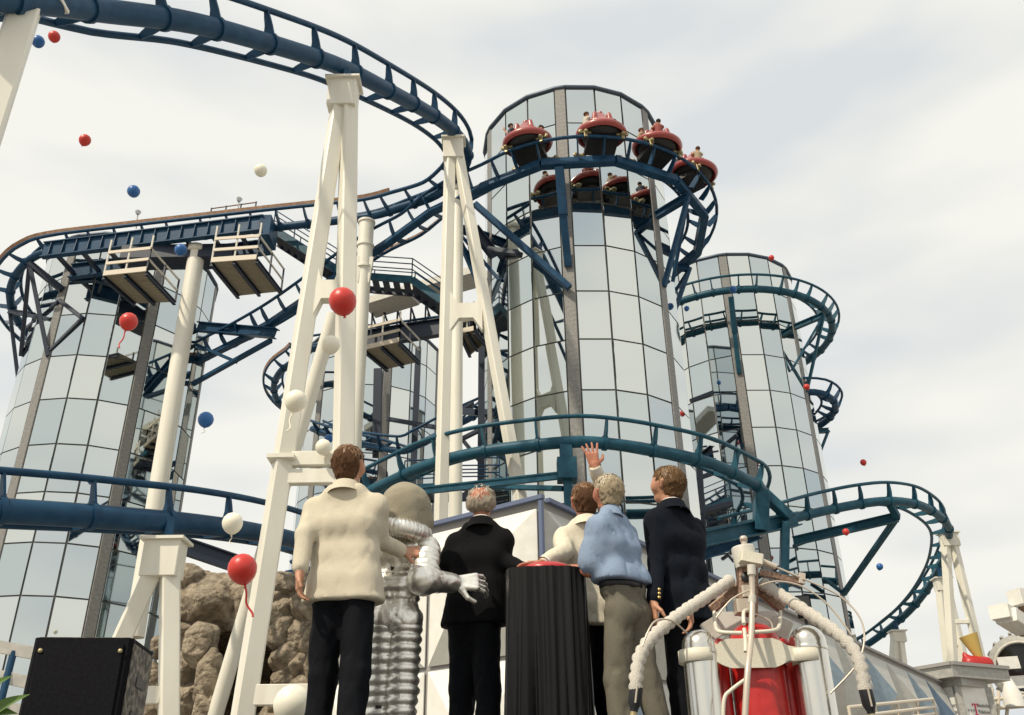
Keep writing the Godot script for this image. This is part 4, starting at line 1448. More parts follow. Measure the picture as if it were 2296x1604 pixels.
	for q in [[2225, 1545, 2222, 1604], [2240, 1550, 2238, 1604], [2262, 1555, 2258, 1604], [2218, 1570, 2296, 1562], [2218, 1590, 2296, 1584]]:
		mb6 = MB.new()
		tube(mb6, [P(q[0], q[1], 32.0), P(q[2], q[3], 32.0)] if q[0] == 2218 else [P(q[0], q[1], 32.0), down(P(q[0], q[1], 32.0), P(q[2], q[3], 32.0))], .06, 8)
		obj("pipe", mb6, M.pink_rail, sc)
	# red and yellow float behind the kiosk roof
	var fl := thing("carved_figurehead", "red and yellow painted ornament above the kiosk roof", "ornament")
	var b0 := Pz(2196, 1490, 33.0)
	soft("red_body", [[b0 + Vector3(-.3, 0, 0), b0 + Vector3(.25, 0, 0), .3, .26, .1], [b0 + Vector3(-.45, .35, 0), b0 + Vector3(-.3, .0, 0), .08, .2, .1]], {"cell": .06}, M.red_paint, fl)
	mb6 = MB.new()
	lathe(mb6, [Vector2(.1, 0), Vector2(.34, .95), Vector2(.34, .95), Vector2(0, .9)], along(b0 + Vector3(.1, .1, 0), b0 + Vector3(-.2, 1.2, 0)), 14)
	obj("yellow_horn", mb6, M.yellow, fl)

# ---------------------------------------------------------------- stage props
func pole_speaker() -> void:
	var o := thing("pole_loudspeaker", "small black loudspeaker on a pole before the farther tower", "loudspeaker")
	var p := P(1803, 1361, 16.0)
	var mb := MB.new()
	box(mb, p, Vector3(.25, .34, .24), Basis(Vector3.UP, -.3), .015)
	obj("cabinet", mb, M.speaker, o)
	mb = MB.new()
	tube(mb, [p + Vector3(0, -.16, 0), Vector3(p.x, 0, p.z)], .03, 8)
	obj("pole", mb, M.dark, o)
	mb = MB.new()
	box(mb, p + Vector3(-.04, 0, .13), Vector3(.21, .29, .01), Basis(Vector3.UP, -.3), .004)
	obj("grille", mb, M.dark, o)

func loudspeaker() -> void:
	var o := thing("loudspeaker", "large black loudspeaker cabinet with scuffed light edges", "loudspeaker")
	var a := P(81, 1432, 5.0)
	var b := P(293, 1437, 5.0)
	var w := a.distance_to(b)
	var h := a.y - STAGE
	var mid := (a + b) / 2
	var bs := Basis(Vector3.UP, .10)
	var dep := .44
	var c := Vector3(mid.x, STAGE + h / 2, mid.z) - bs.z * dep / 2
	var mb := MB.new()
	box(mb, c, Vector3(w, h, dep), bs, .018)
	obj("cabinet", mb, M.speaker, o)
	mb = MB.new()
	box(mb, c + bs.x * (w / 2 + .004), Vector3(.006, h - .05, dep - .05), bs)
	obj("side_panel", mb, M.speaker_edge, o)
	mb = MB.new()
	box(mb, c + bs.y * (h / 2 + .003), Vector3(w - .04, .006, dep - .04), bs)
	obj("top_panel", mb, M.speaker_edge, o)
	mb = MB.new()
	box(mb, c + bs.z * (dep / 2 + .006), Vector3(w - .07, h - .07, .012), bs, .005)
	obj("grille", mb, M.speaker, o)
	for s in [-1, 1]:
		mb = MB.new()
		lathe(mb, [Vector2(.012, 0), Vector2(.012, .006), Vector2(0, .008)], Transform3D(bs * Basis(Vector3.RIGHT, PI / 2), c + bs.z * (dep / 2 + .012) + bs.x * s * (w / 2 - .05) + bs.y * (h / 2 - .07)), 10)
		obj("screw", mb, M.brass, o)
	for q in [[-.02, h * .22, .05, .16], [.04, -h * .2, .3, .07]]:
		mb = MB.new()
		box(mb, c + bs.x * (w / 2 + .008) + bs.y * q[1] + bs.z * q[0], Vector3(.008, q[2], q[3]), bs)
		obj("recess_handle", mb, M.dark, o)

func pedestal() -> void:
	var o := thing("draped_pedestal", "tall pedestal draped in glossy black cloth with a red push button", "pedestal")
	var c := P(1222, 1292, 5.62)
	var h := c.y - STAGE
	c.y = STAGE
	var mb := MB.new()
	var n := 200
	var rows := 12
	var dn := noise_of(66, 1.0, 2)
	var ring := []
	for r in rows + 1:
		var t := float(r) / rows
		var l := []
		for k in n:
			var a := TAU * k / n
			var sq := pow(pow(absf(cos(a)), 5.0) + pow(absf(sin(a)), 5.0), -1.0 / 5.0)
			var fold := (.4 + .6 * t) * (.05 * dn.get_noise_3d(cos(a) * 2.6, t * .35, sin(a) * 2.6) + .022 * dn.get_noise_3d(cos(a) * 7.0, t * .25 + 5.0, sin(a) * 7.0))
			var rad := .235 * sq + fold + .012 * t
			l.append(Vector3(c.x + rad * cos(a), STAGE + h * (1.0 - t), c.z + rad * sin(a)))
		ring.append(l)
	for r in rows:
		for k in n:
			var k2 := (k + 1) % n
			var km := (k + n - 1) % n
			var k3 := (k + 2) % n
			var na: Vector3 = ((ring[r][k2] - ring[r][km]) as Vector3).cross(Vector3.UP).normalized()
			var nb: Vector3 = ((ring[r][k3] - ring[r][k]) as Vector3).cross(Vector3.UP).normalized()
			if na.dot(ring[r][k] - c) < 0: na = -na
			if nb.dot(ring[r][k2] - c) < 0: nb = -nb
			mb.tri(ring[r][k], ring[r][k2], ring[r + 1][k2], na, nb, nb)
			mb.tri(ring[r][k], ring[r + 1][k2], ring[r + 1][k], na, nb, na)
	for k in n:
		mb.tri(ring[0][k], ring[0][(k + 1) % n], c + Vector3(0, h, 0), Vector3.UP, Vector3.UP, Vector3.UP)
	obj("drape", mb, M.drape, o)
	mb = MB.new()
	var bx := Transform3D(Basis(), c + Vector3(.01, h, .02))
	lathe(mb, [Vector2(.17, 0), Vector2(.17, .02), Vector2(.165, .03), Vector2(.13, .05), Vector2(.07, .065), Vector2(0, .07)], bx, 36)
	obj("push_button", mb, M.button, o)
	button_top = c + Vector3(.01, h + .06, .02)
var button_top := Vector3.ZERO

func hose_run(mb: MB, px: Array, z: float, rad: float, pitch: float) -> void:
	var c := []
	for q in px:
		c.append(P(q[0], q[1], z + (q[2] if q.size() > 2 else 0.0)))
	var pts := catmull(c, 40 if pitch > 0.0 else 10)
	var rs := []
	var l := 0.0
	for i in pts.size():
		if i > 0: l += (pts[i] as Vector3).distance_to(pts[i - 1])
		rs.append(rad * (.78 + .27 * absf(sin(PI * l / pitch)) + .04 * sin(l * 61.0) + .03 * sin(l * 143.0)) if pitch > 0.0 else rad)
	tube(mb, pts, rs, 14)

func rocket_belt() -> void:
	var k := 4.75 / F
	var z := -Pz(1685, 1396, 4.75).z   # ground distance of the tanks
	var o := thing("rocket_belt", "rocket backpack of two chrome tanks, a red tank and wrapped hose arms", "rocket belt")
	var up := Vector3.UP
	for q in [[1566, 1412, 40, "chrome_tank", M.chrome, 0.0], [1805, 1403, 40, "chrome_tank", M.chrome, 0.0], [1685, 1396, 60, "red_tank", M.tank_red, .1]]:
		var r: float = q[2] * k
		var t := P(q[0], q[1], z + q[5])
		var mb := MB.new()
		var prof := []
		for i in 9:
			var a := PI / 2 * (8 - i) / 8.0
			prof.append(Vector2(r * cos(a), r * sin(a) * .95))
		prof.reverse()
		var full := [Vector2(r, -.85), Vector2(r, 0)] + prof.slice(1)
		lathe(mb, full, Transform3D(Basis(), t - up * r * .95), 36)
		var tk := obj(q[3], mb, q[4], o)
		mb = MB.new()
		lathe(mb, [Vector2(r + .001, -.012), Vector2(r + .003, -.006), Vector2(r + .003, .006), Vector2(r + .001, .012)], Transform3D(Basis(), t - up * (r * .95 + .03)), 36)
		obj("weld_seam", mb, q[4], tk)
	for x in [1612, 1757]:
		var mb := MB.new()
		var r := 17 * k
		lathe(mb, [Vector2(r, -.8), Vector2(r, 0), Vector2(r * .7, r * .7), Vector2(0, r)], Transform3D(Basis(), P(x, 1448, z + .1)), 20)
		obj("slim_red_tank", mb, M.tank_red, o)
	# strap plate round the tanks
	var mb := MB.new()
	var m2 := k
	var poly := PackedVector2Array([Vector2(-78, 20), Vector2(-66, 30), Vector2(-50, 36), Vector2(50, 36), Vector2(66, 30), Vector2(80, 20), Vector2(110, 14), Vector2(110, -12), Vector2(80, -12), Vector2(64, -20), Vector2(48, -26), Vector2(-48, -26), Vector2(-64, -20), Vector2(-78, -12), Vector2(-108, -12), Vector2(-108, 14)])
	for i in poly.size(): poly[i] = poly[i] * m2
	var pc := P(1685, 1471, z + .1 - 60 * k - .016)
	extrude(mb, poly, 0.0, .012, Transform3D(Basis(), pc))
	obj("strap_plate", mb, M.strap, o)
	for x in [1566, 1805]:
		mb = MB.new()
		var r := 40 * k + .004
		lathe(mb, [Vector2(r, -.032), Vector2(r + .004, -.03), Vector2(r + .004, .03), Vector2(r, .032)], Transform3D(Basis(), P(x, 1474, z)), 36)
		obj("strap_band", mb, M.strap, o)
	# back plate and central column
	mb = MB.new()
	box(mb, P(1675, 1398, z + .22), Vector3(150 * k, 52 * k, .03), Basis(), .006)
	obj("back_plate", mb, M.panel_white, o)
	for x in [1600, 1750]:
		mb = MB.new()
		box(mb, P(x, 1410, z + .2), Vector3(44 * k, 44 * k, .06), Basis(Vector3(0, 0, 1), .5 if x < 1700 else -.5), .01)
		obj("shoulder_pad", mb, M.galv, o)
	mb = MB.new()
	beam(mb, P(1675, 1380, z + .05), P(1676, 1262, z + .05), 44 * k, .09, Vector3(0, 0, 1), .01)
	obj("column", mb, M.rust, o)
	mb = MB.new()
	for s in [-1, 1]:
		beam(mb, P(1675 + s * 6, 1308, z + .1), P(1675 + s * 80, 1368, z + .12), .05, .04, Vector3(0, 0, 1), .008)
	obj("frame_arm", mb, M.rust, o)
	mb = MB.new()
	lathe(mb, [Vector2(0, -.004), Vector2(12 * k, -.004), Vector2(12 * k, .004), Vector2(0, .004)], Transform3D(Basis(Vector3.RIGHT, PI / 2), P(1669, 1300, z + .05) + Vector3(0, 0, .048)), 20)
	obj("hole_shade_disc", mb, M.dark, o)  # flat disc on the column face, a hole's shade put into its colour
	mb = MB.new()
	box(mb, P(1668, 1362, z + .03), Vector3(40 * k, 30 * k, .1), Basis(), .008)
	box(mb, P(1674, 1330, z + .03), Vector3(28 * k, 26 * k, .1), Basis(), .008)
	obj("clamp_block", mb, M.pipe, o)
	mb = MB.new()
	lathe(mb, [Vector2(0, -38 * k), Vector2(26 * k, -38 * k), Vector2(26 * k, -38 * k), Vector2(27 * k, 6 * k), Vector2(25 * k, 10 * k), Vector2(0, 11 * k)], Transform3D(Basis(Vector3(0, 0, 1), .1), P(1667, 1236, z + .02)), 26)
	obj("valve_body", mb, M.galv, o)
	mb = MB.new()
	box(mb, P(1684, 1254, z - .06), Vector3(50 * k, 24 * k, .08), Basis(Vector3(0, 0, 1), -.22), .006)
	obj("valve_block", mb, M.strap, o)
	mb = MB.new()
	tube(mb, [P(1670, 1232, z - .02), P(1668, 1212, z - .02)], 7 * k, 12)
	lathe(mb, [Vector2(6 * k, 0), Vector2(9 * k, 0), Vector2(9 * k, 8 * k), Vector2(6 * k, 12 * k), Vector2(0, 13 * k)], Transform3D(Basis(), P(1668, 1214, z - .02)), 12)
	obj("filler_cap", mb, M.pipe, o)
	# wrapped hose arms and nozzles
	var hl := [[1641, 1300, .06], [1585, 1338, .0], [1523, 1380, -.08], [1465, 1428, -.14], [1436, 1470, -.18], [1426, 1524, -.2], [1426, 1550, -.2]]
	var hr := [[1706, 1308, .06], [1762, 1342, 0], [1820, 1380, -.08], [1873, 1418, -.14], [1912, 1456, -.18], [1931, 1496, -.2], [1942, 1555, -.2]]
	for q in [[hl, 1426, 1552, 1422, 1590], [hr, 1943, 1556, 1954, 1600]]:
		mb = MB.new()
		hose_run(mb, q[0], z, 14.5 * k, .046)
		var hs := obj("wrapped_hose", mb, M.hose, o)
		mb = MB.new()
		var n0 := P(q[1], q[2], z - .2)
		var n1 := P(q[3], q[4], z - .2)
		lathe(mb, [Vector2(14 * k, -.02), Vector2(14 * k, .05), Vector2(9 * k, .075), Vector2(8 * k, .09)], along(n0, n1), 18)
		obj("nozzle_socket", mb, M.dark, hs)
		mb = MB.new()
		lathe(mb, [Vector2(8 * k, .05), Vector2(7 * k, .1), Vector2(9 * k, .125), Vector2(14 * k, .15), Vector2(15 * k, .16), Vector2(12 * k, .16), Vector2(6 * k, .12)], along(n0, n1), 18)
		obj("nozzle", mb, M.brass, hs)
		mb = MB.new()
		tube(mb, [n0 + (n1 - n0) * -.3 + Vector3(0, 0, .035), n0.lerp(n1, .7) + Vector3(0, 0, .03)], .005, 8)
		obj("nozzle_rod", mb, M.pipe, hs)
	mb = MB.new()
	hose_run(mb, [[1685, 1272, -.12], [1687, 1345, -.12], [1684, 1432, -.2], [1677, 1502, -.28], [1671, 1604, -.3], [1668, 1680, -.3]], z, 6.5 * k, 0.0)
	obj("main_hose", mb, M.pipe, o)
	mb = MB.new()
	hose_run(mb, [[1685, 1268, -.12], [1686, 1290, -.12]], z, 9.5 * k, 0.0)
	hose_run(mb, [[1687, 1336, -.12], [1687, 1352, -.12]], z, 8.5 * k, 0.0)
	obj("hose_fitting", mb, M.galv, o)
	for q in [[[1602, 1373, .1], [1604, 1400, .0], [1614, 1417, -.14], [1664, 1420, -.18]], [[1750, 1372, .1], [1748, 1402, 0], [1736, 1414, -.14], [1692, 1418, -.18]], [[1668, 1400, -.18], [1668, 1374, -.1], [1678, 1368, -.05]], [[1669, 1410, -.18], [1672, 1440, -.2], [1672, 1462, -.22]]]:
		mb = MB.new()
		hose_run(mb, q, z, 4.2 * k, 0.0)
		obj("feed_pipe", mb, M.strap, o)
	mb = MB.new()
	hose_run(mb, [[1672, 1524, -.24], [1640, 1548, -.24], [1624, 1570, -.24], [1622, 1640, -.24]], z, 4.0 * k, 0.0)
	obj("drain_pipe", mb, M.strap, o)
	for q in [[[1800, 1298, -.05], [1880, 1335, -.05], [1928, 1385, -.08], [1938, 1440, -.1], [1918, 1495, -.12], [1862, 1556, -.1]], [[1702, 1314, -.1], [1745, 1304, -.1], [1804, 1318, -.1], [1862, 1362, -.1], [1910, 1425, -.12]], [[1540, 1420, -.05], [1505, 1392, -.15], [1466, 1396, -.22], [1440, 1450, -.25]], [[1680, 1324, -.1], [1640, 1345, -.1], [1606, 1386, -.1]], [[1690, 1376, -.08], [1725, 1392, -.08], [1733, 1410, -.08]]]:
		mb = MB.new()
		hose_run(mb, q, z, 2.0 * k, 0.0)
		obj("control_cable", mb, M.pipe, o)
	mb = MB.new()
	beam(mb, P(1704, 1284, z - .02), P(1800, 1306, z - .02), .02, .035, Vector3.UP, .004)
	obj("control_lever", mb, M.rust, o)
	mb = MB.new()
	tube(mb, [P(1716, 1262, z - .04), P(1792, 1294, z - .04)], 2.6 * k, 8)
	tube(mb, [P(1706, 1258, z - .04), P(1740, 1272, z - .04)], 7 * k, 10)
	box(mb, P(1798, 1298, z - .03), Vector3(14 * k, 24 * k, .03), Basis(Vector3(0, 0, 1), -.2), .003)
	obj("push_rod", mb, M.pipe, o)
	mb = MB.new()
	hose_run(mb, [[1838, 1412, 0], [1850, 1500, 0], [1862, 1640, 0]], z, 4.5 * k, 0.0)
	obj("side_tube", mb, M.strap, o)

func corner_leaves() -> void:
	var o := thing("leafy_plant", "green leaf tips poking in beside the loudspeaker", "plant")
	var z := 4.4
	for q in [[-40, 1620, 68, 1558, .03], [-60, 1580, 30, 1516, .028], [-50, 1640, 20, 1575, .03], [-60, 1600, 40, 1602, .028]]:
		var a := Pz(q[0], q[1], z)
		var b := Pz(q[2], q[3], z)
		var mb := MB.new()
		var t := (b - a).normalized()
		var s := t.cross(Vector3(0, .3, 1)).normalized()
		var n := s.cross(t).normalized()
		for i in 10:
			var t0 := i / 10.0
			var t1 := (i + 1) / 10.0
			var w0: float = q[4] * sin(PI * pow(t0, .8)) + .001
			var w1: float = q[4] * sin(PI * pow(t1, .8)) + .001
			var p0 := a.lerp(b, t0) + n * .03 * sin(t0 * 3.0)
			var p1 := a.lerp(b, t1) + n * .03 * sin(t1 * 3.0)
			for sg in [-1.0, 1.0]:
				var e0: Vector3 = p0 + s * sg * w0 + n * w0 * .35
				var e1: Vector3 = p1 + s * sg * w1 + n * w1 * .35
				var nr: Vector3 = (n - s * sg * .3).normalized()
				mb.quad(p0, p1, e1, e0, nr)
		obj("leaf", mb, M.leaf, o)
	var st := MB.new()
	tube(st, [Pz(-50, 1640, z), Vector3(Pz(-50, 1640, z).x, STAGE, Pz(-50, 1640, z).z)], .012, 6)
	obj("stem", st, M.leaf, o)
	var fc := thing("pipe_fence", "pale pipe fence with blue posts behind the loudspeaker", "fence")
	for q in [[-60, 1440, 130, 1476], [-60, 1505, 130, 1545], [-60, 1580, 130, 1606]]:
		var mb := MB.new()
		beam(mb, P(q[0], q[1], 13.0), P(q[2], q[3], 13.4), .06, .16)
		obj("rail", mb, M.galv, fc)
	for x in [30, 112, 325, 336]:
		var mb := MB.new()
		var p := P(x, 1462, 13.2)
		tube(mb, [p, down(p, P(x - 25, 1560, 13.1))], .05, 8)
		obj("post", mb, M.blue, fc)

# ---------------------------------------------------------------- people
func make_cloth() -> void:
	M.skin = worn(lin(.42, .20, .12), lin(.52, .27, .17), .55, 51, .05, 9.0)
	M.skin_red = worn(lin(.36, .13, .075), lin(.46, .19, .11), .55, 52, .05, 9.0)
	M.hair_brown = cloth(lin(.045, .022, .012), lin(.15, .075, .035), 53, 9.0, .6, 5.0)
	M.hair_dark = cloth(lin(.015, .01, .008), lin(.05, .03, .02), 54, 9.0, .6, 5.0)
	M.hair_grey = cloth(lin(.16, .13, .10), lin(.40, .35, .28), 55, 9.0, .7, 5.0)
	M.hair_fair = cloth(lin(.22, .17, .105), lin(.44, .37, .26), 56, 9.0, .6, 5.0)
	M.hair_sandy = cloth(lin(.06, .032, .014), lin(.17, .10, .048), 57, 9.0, .6, 5.0)
	M.locks = {}
	for k in [[M.hair_brown, .27, .15, .075], [M.hair_grey, .55, .50, .42], [M.hair_fair, .50, .43, .32], [M.hair_sandy, .22, .13, .06], [M.hair_dark, .06, .04, .03]]:
		M.locks[k[0]] = mat(lin(k[1], k[2], k[3]), .5)
	M.cream = cloth(lin(.52, .47, .365), lin(.61, .56, .45), 58, 5.0, .9, 2.0)
	M.ivory = cloth(lin(.60, .55, .43), lin(.70, .65, .53), 59, 5.0, .9, 2.0)
	M.black_wool = cloth(lin(.004, .004, .005), lin(.009, .009, .010), 60, 6.0, .9, 2.0)
	M.navy_wool = cloth(lin(.004, .006, .011), lin(.008, .011, .018), 61, 6.0, .85, 2.0)
	M.black_trouser = cloth(lin(.003, .004, .006), lin(.007, .008, .011), 62, 6.0, .8, 2.0)
	M.grey_trouser = cloth(lin(.12, .11, .085), lin(.18, .165, .13), 63, 6.0, .9, 2.0)
	M.pale_trouser = cloth(lin(.28, .26, .21), lin(.36, .34, .28), 69, 6.0, .9, 2.0)
	M.blue_shirt = cloth(lin(.20, .27, .39), lin(.27, .34, .46), 64, 5.0, .8, 2.0)
	M.white_cloth = mat(lin(.72, .70, .66), .8)
	M.shirt_a = mat(lin(.05, .05, .07), .8)
	M.shirt_b = mat(lin(.55, .50, .42), .8)
	M.shirt_c = mat(lin(.25, .06, .05), .8)
	M.shirt_d = mat(lin(.35, .28, .18), .8)
	M.shoe = mat(lin(.01, .01, .01), .35)
	M.gold = mat(lin(.75, .52, .18), .25, 1.0)

# locks combed from the crown down over the head
func strands(o: Node3D, hb: Basis, hc: Vector3, s: float, sp: Dictionary) -> void:
	var r := RandomNumberGenerator.new()
	r.seed = sp.get("seed", 5)
	var mb := MB.new()
	var bald: bool = sp.get("bald", false)
	var low: float = sp.get("hair_low", -.085)
	for i in 1100:
		var az := r.randf_range(-PI, PI)
		var el := r.randf_range(-.75, 1.4)
		if bald and el > .15 and r.randf() > .12: continue
		var d := Vector3(sin(az) * cos(el), sin(el), cos(az) * cos(el))
		var c := Vector3(0, .036, .012)
		var rad := .103 + r.randf_range(-.006, .004)
		if d.z < -.35 and d.y < .45: continue
		var p := c + d * rad
		var t := (Vector3.DOWN - d * Vector3.DOWN.dot(d) + Vector3(r.randf_range(-.5, .5), 0, r.randf_range(-.2, .5))).normalized()
		if el > .9: t = (Vector3(r.randf_range(-.6, .6), 0, .7) - d * .3).normalized()
		var w := t.cross(d).normalized() * r.randf_range(.0014, .0032)
		var ln := r.randf_range(.02, .045)
		var q1 := c + ((p + t * ln * .5) - c).normalized() * (rad + r.randf_range(0.0, .004))
		var q2 := c + ((p + t * ln) - c).normalized() * (rad + r.randf_range(-.006, .007))
		if q2.y < low - .008: continue
		var pts := [p, q1, q2]
		for k in 3: pts[k] = hb * (pts[k] * s) + hc
		var ww := hb * w
		var nn := (hb * d).normalized()
		mb.quad(pts[0] - ww, pts[0] + ww, pts[1] + ww, pts[1] - ww, nn)
		mb.tri(pts[1] - ww, pts[1] + ww, pts[2], nn, nn, nn)
	var h := obj("hair_locks", mb, M.locks[sp.hair], o)
	h.set_meta("kind", "stuff")

func moved(prims: Array, bs: Basis, at: Vector3, s := 1.0) -> Array:
	var out := []
	for p in prims:
		out.append([bs * ((p[0] as Vector3) * s) + at, bs * ((p[1] as Vector3) * s) + at, p[2] * s, p[3] * s, p[4] * s])
	return out

func hand_prims(wrist: Vector3, f: Vector3, n: Vector3, curl: Array, side: float, spread := .12, s := 1.0) -> Array:
	f = f.normalized()
	n = (n - f * n.dot(f)).normalized()
	var w := f.cross(n)
	var out := [[wrist - f * .005, wrist + f * .02, .026 * s, .024 * s, .012]]
	var lens := [.066, .078, .082, .074]
	for j in 4:
		var kn := wrist + (f * .088 + w * side * (j - 1.5) * .0205 - n * (.004 if j == 0 or j == 3 else 0.0)) * s
		out.append([wrist + (f * .015 + w * side * (j - 1.5) * .012) * s, kn, .0165 * s, .0125 * s, .012])
		var d := (f + w * side * (j - 1.5) * spread).normalized()
		var p := kn
		var cn := n
		var ln: float = lens[j] * s
		for seg in 3:
			var c: float = curl[seg]
			d = (d * cos(c) + cn * sin(c)).normalized()
			var fl: float = ln * [.46, .30, .24][seg]
			var q := p + d * fl
			out.append([p, q, (.0098 - .0011 * seg) * s, (.0088 - .0011 * seg) * s, .003])
			p = q
			cn = (cn - d * cn.dot(d)).normalized()
	var nn := n
	var t0 := wrist + (f * .025 + w * side * .030) * s
	var t1 := t0 + (f * .55 + w * side * .75 + nn * .25).normalized() * .045 * s
	var t2 := t1 + (f * .85 + w * side * .35 + nn * .35).normalized() * .034 * s
	out.append([wrist + f * .02, t0, .018 * s, .014 * s, .01])
	out.append([t0, t1, .0135 * s, .0112 * s, .004])
	out.append([t1, t2, .0108 * s, .0085 * s, .003])
	return out

# spec: pos, h, yaw, head [yaw, pitch, roll], lean, arms [[elbow, wrist, finger dir, palm normal, curl, thumb side], ...] in world points, and what is worn
func person(label: String, sp: Dictionary) -> Node3D:
	var pos: Vector3 = sp.pos
	var s: float = sp.h / 1.8
	var o := thing("person", label, "person", pos, "people on the stage")
	var yb := Basis(Vector3.UP, sp.get("yaw", 0.0))
	var lean: Vector3 = sp.get("lean", Vector3.ZERO)
	var girth: float = sp.get("girth", .9)
	var tp := func(v: Vector3) -> Vector3:
		return yb * (Vector3(v.x * girth, v.y, v.z * girth) * s) + lean * ((v.y - .9) / .6)
	var nz := noise_of(sp.get("seed", 5), 5.5, 2)
	var hem: float = sp.get("hem", .80)
	var flare: float = sp.get("flare", .012)
	# torso cloth
	var top := [
		[tp.call(Vector3(-.175, 1.445, .01)), tp.call(Vector3(.175, 1.445, .01)), .062 * s, .062 * s, .04],
		[tp.call(Vector3(-.075, 1.51, .025)), tp.call(Vector3(.075, 1.51, .025)), .055 * s, .055 * s, .05],
		[tp.call(Vector3(-.105, 1.32, .0)), tp.call(Vector3(.105, 1.32, .0)), .112 * s, .112 * s, .07],
		[tp.call(Vector3(-.095, 1.15, -.005)), tp.call(Vector3(.095, 1.15, -.005)), .106 * s, .106 * s, .07],
		[tp.call(Vector3(-.10, lerpf(1.15, hem, .55), .01)), tp.call(Vector3(.10, lerpf(1.15, hem, .55), .01)), (.112 + flare * .5) * s, (.112 + flare * .5) * s, .07],
		[tp.call(Vector3(-.112, hem - .02, .012)), tp.call(Vector3(.112, hem - .02, .012)), (.12 + flare) * s, (.12 + flare) * s, .07]]
	var flesh := [
		[tp.call(Vector3(-.14, 1.42, .01)), tp.call(Vector3(.14, 1.42, .01)), .05 * s, .05 * s, .05],
		[tp.call(Vector3(0, 1.36, 0)), tp.call(Vector3(0, .95, -.01)), .08 * s, .075 * s, .05]]
	var fine := {"v": PackedVector3Array(), "i": PackedInt32Array()}
	var cuffs := []
	var k := 0
	for a in sp.arms:
		var sd: float = -1.0 if k == 0 else 1.0
		var sh: Vector3 = tp.call(Vector3(sd * .19, 1.415, .01))
		if a.size() > 0:
			var el: Vector3 = a[0] - pos
			var wr: Vector3 = a[1] - pos
			var short: bool = sp.get("short", false)
			if short:
				var mid := sh.lerp(el, .82)
				top.append([sh, mid, .078 * s, .088 * s, .045])
			else:
				top.append([sh, el, .066 * s, .056 * s, .03])
				var cu := wr + (el - wr).normalized() * .03
				top.append([el, cu, .055 * s, .045 * s, .018])
				cuffs.append([wr + (el - wr).normalized() * .015, (el - wr).normalized()])
			flesh.append([sh, el, .04 * s, .036 * s, .02])
			flesh.append([el, wr, (.044 if sp.get("short", false) else .034) * s, .026 * s, .02])
			var hp := hand_prims(wr, a[2], a[3], a[4], a[5], a[6] if a.size() > 6 else .12, s)
			blob(fine, hp, {"cell": .0052})
		k += 1
	# legs
	var hipr := .104 if sp.get("short", false) else .088
	var st: Array = sp.get("stance", [0.0, 0.0])
	var legs := [[tp.call(Vector3(-.075, sp.get("waist", 1.0), .0)), tp.call(Vector3(.075, sp.get("waist", .97), 0)), hipr * s, hipr * s, .05], [tp.call(Vector3(-.07, .92, .015)), tp.call(Vector3(.07, .92, .015)), hipr * s, hipr * s, .05]]
	var shoes := []
	for sd in [-1.0, 1.0]:
		var fw: float = st[0] if sd < 0 else st[1]
		var kn: Vector3 = yb * (Vector3(sd * .10 * girth, .53, -.02 - fw * .5) * s)
		var an: Vector3 = yb * (Vector3(sd * .115, .10, .02 - fw) * s)
		legs.append([tp.call(Vector3(sd * .085, .93, 0)), kn, .096 * s, .080 * s, .035])
		legs.append([kn, an, .080 * s, .070 * s, .03])
		flesh.append([tp.call(Vector3(sd * .09, .9, 0)), kn, .07 * s, .055 * s, .03])
		flesh.append([kn, an, .05 * s, .04 * s, .02])
		shoes.append([yb * (Vector3(sd * .115, .035, .06 - fw) * s), yb * (Vector3(sd * .13, .03, -.15 - fw) * s), .042, .036, .02])
	blob(fine, flesh, {"cell": .022})
	# head
	var ha: Array = sp.get("head", [0.0, 0.0, 0.0])
	var hb := Basis(Vector3.UP, ha[0]) * Basis(Vector3.RIGHT, ha[1]) * Basis(Vector3(0, 0, 1), ha[2] if ha.size() > 2 else 0.0)
	var neck: Vector3 = tp.call(Vector3(0, 1.56, .01))
	var ts := s
	s = s * .9
	var hc: Vector3 = Vector3(neck.x, 0, neck.z) + Vector3(0, 1.8 * ts - .128 * s, 0) + hb * (Vector3(0, 0, -.012) * s)
	var head := [[Vector3(0, .025, .022), Vector3(0, .037, -.028), .087, .083, .03], [Vector3(0, -.005, -.04), Vector3(0, -.075, -.052), .071, .043, .04], [Vector3(-.035, .02, -.092), Vector3(.035, .02, -.092), .016, .016, .015], [Vector3(0, .005, -.102), Vector3(0, -.024, -.121), .009, .0145, .012], [Vector3(-.016, -.052, -.100), Vector3(.016, -.052, -.100), .010, .010, .01], [Vector3(-.04, -.02, -.075), Vector3(.04, -.02, -.075), .034, .034, .03], [Vector3(0, -.088, -.078), Vector3(0, -.09, -.07), .022, .022, .02]]
	for sd in [-1.0, 1.0]:
		head.append([Vector3(sd * .083, -.028, .002), Vector3(sd * .092, .012, .012), .012, .018, .008])
	var hp2 := moved(head, hb, hc, s)
	hp2.append([hc + hb * (Vector3(0, -.05, .012) * s), neck + Vector3(0, -.07, -.01), .058 * s, .058 * s, .03])
	blob(fine, hp2, {"cell": .0085})
	put("body", blob_mesh(fine), sp.skin, o)
	# hair
	var hn := noise_of(sp.get("seed", 5) + 3, 55.0, 2)
	var hair := [[Vector3(0, .030, .030), Vector3(0, .046, -.022), .096, .091, .02], [Vector3(0, -.055, .042), Vector3(0, .0, .04), .070, .084, .03]]
	var hl: float = sp.get("hair_low", -.085)
	var cuts := [[Vector3(0, -.62, -.78), .058], [Vector3(0, -1, 0), -hl]]
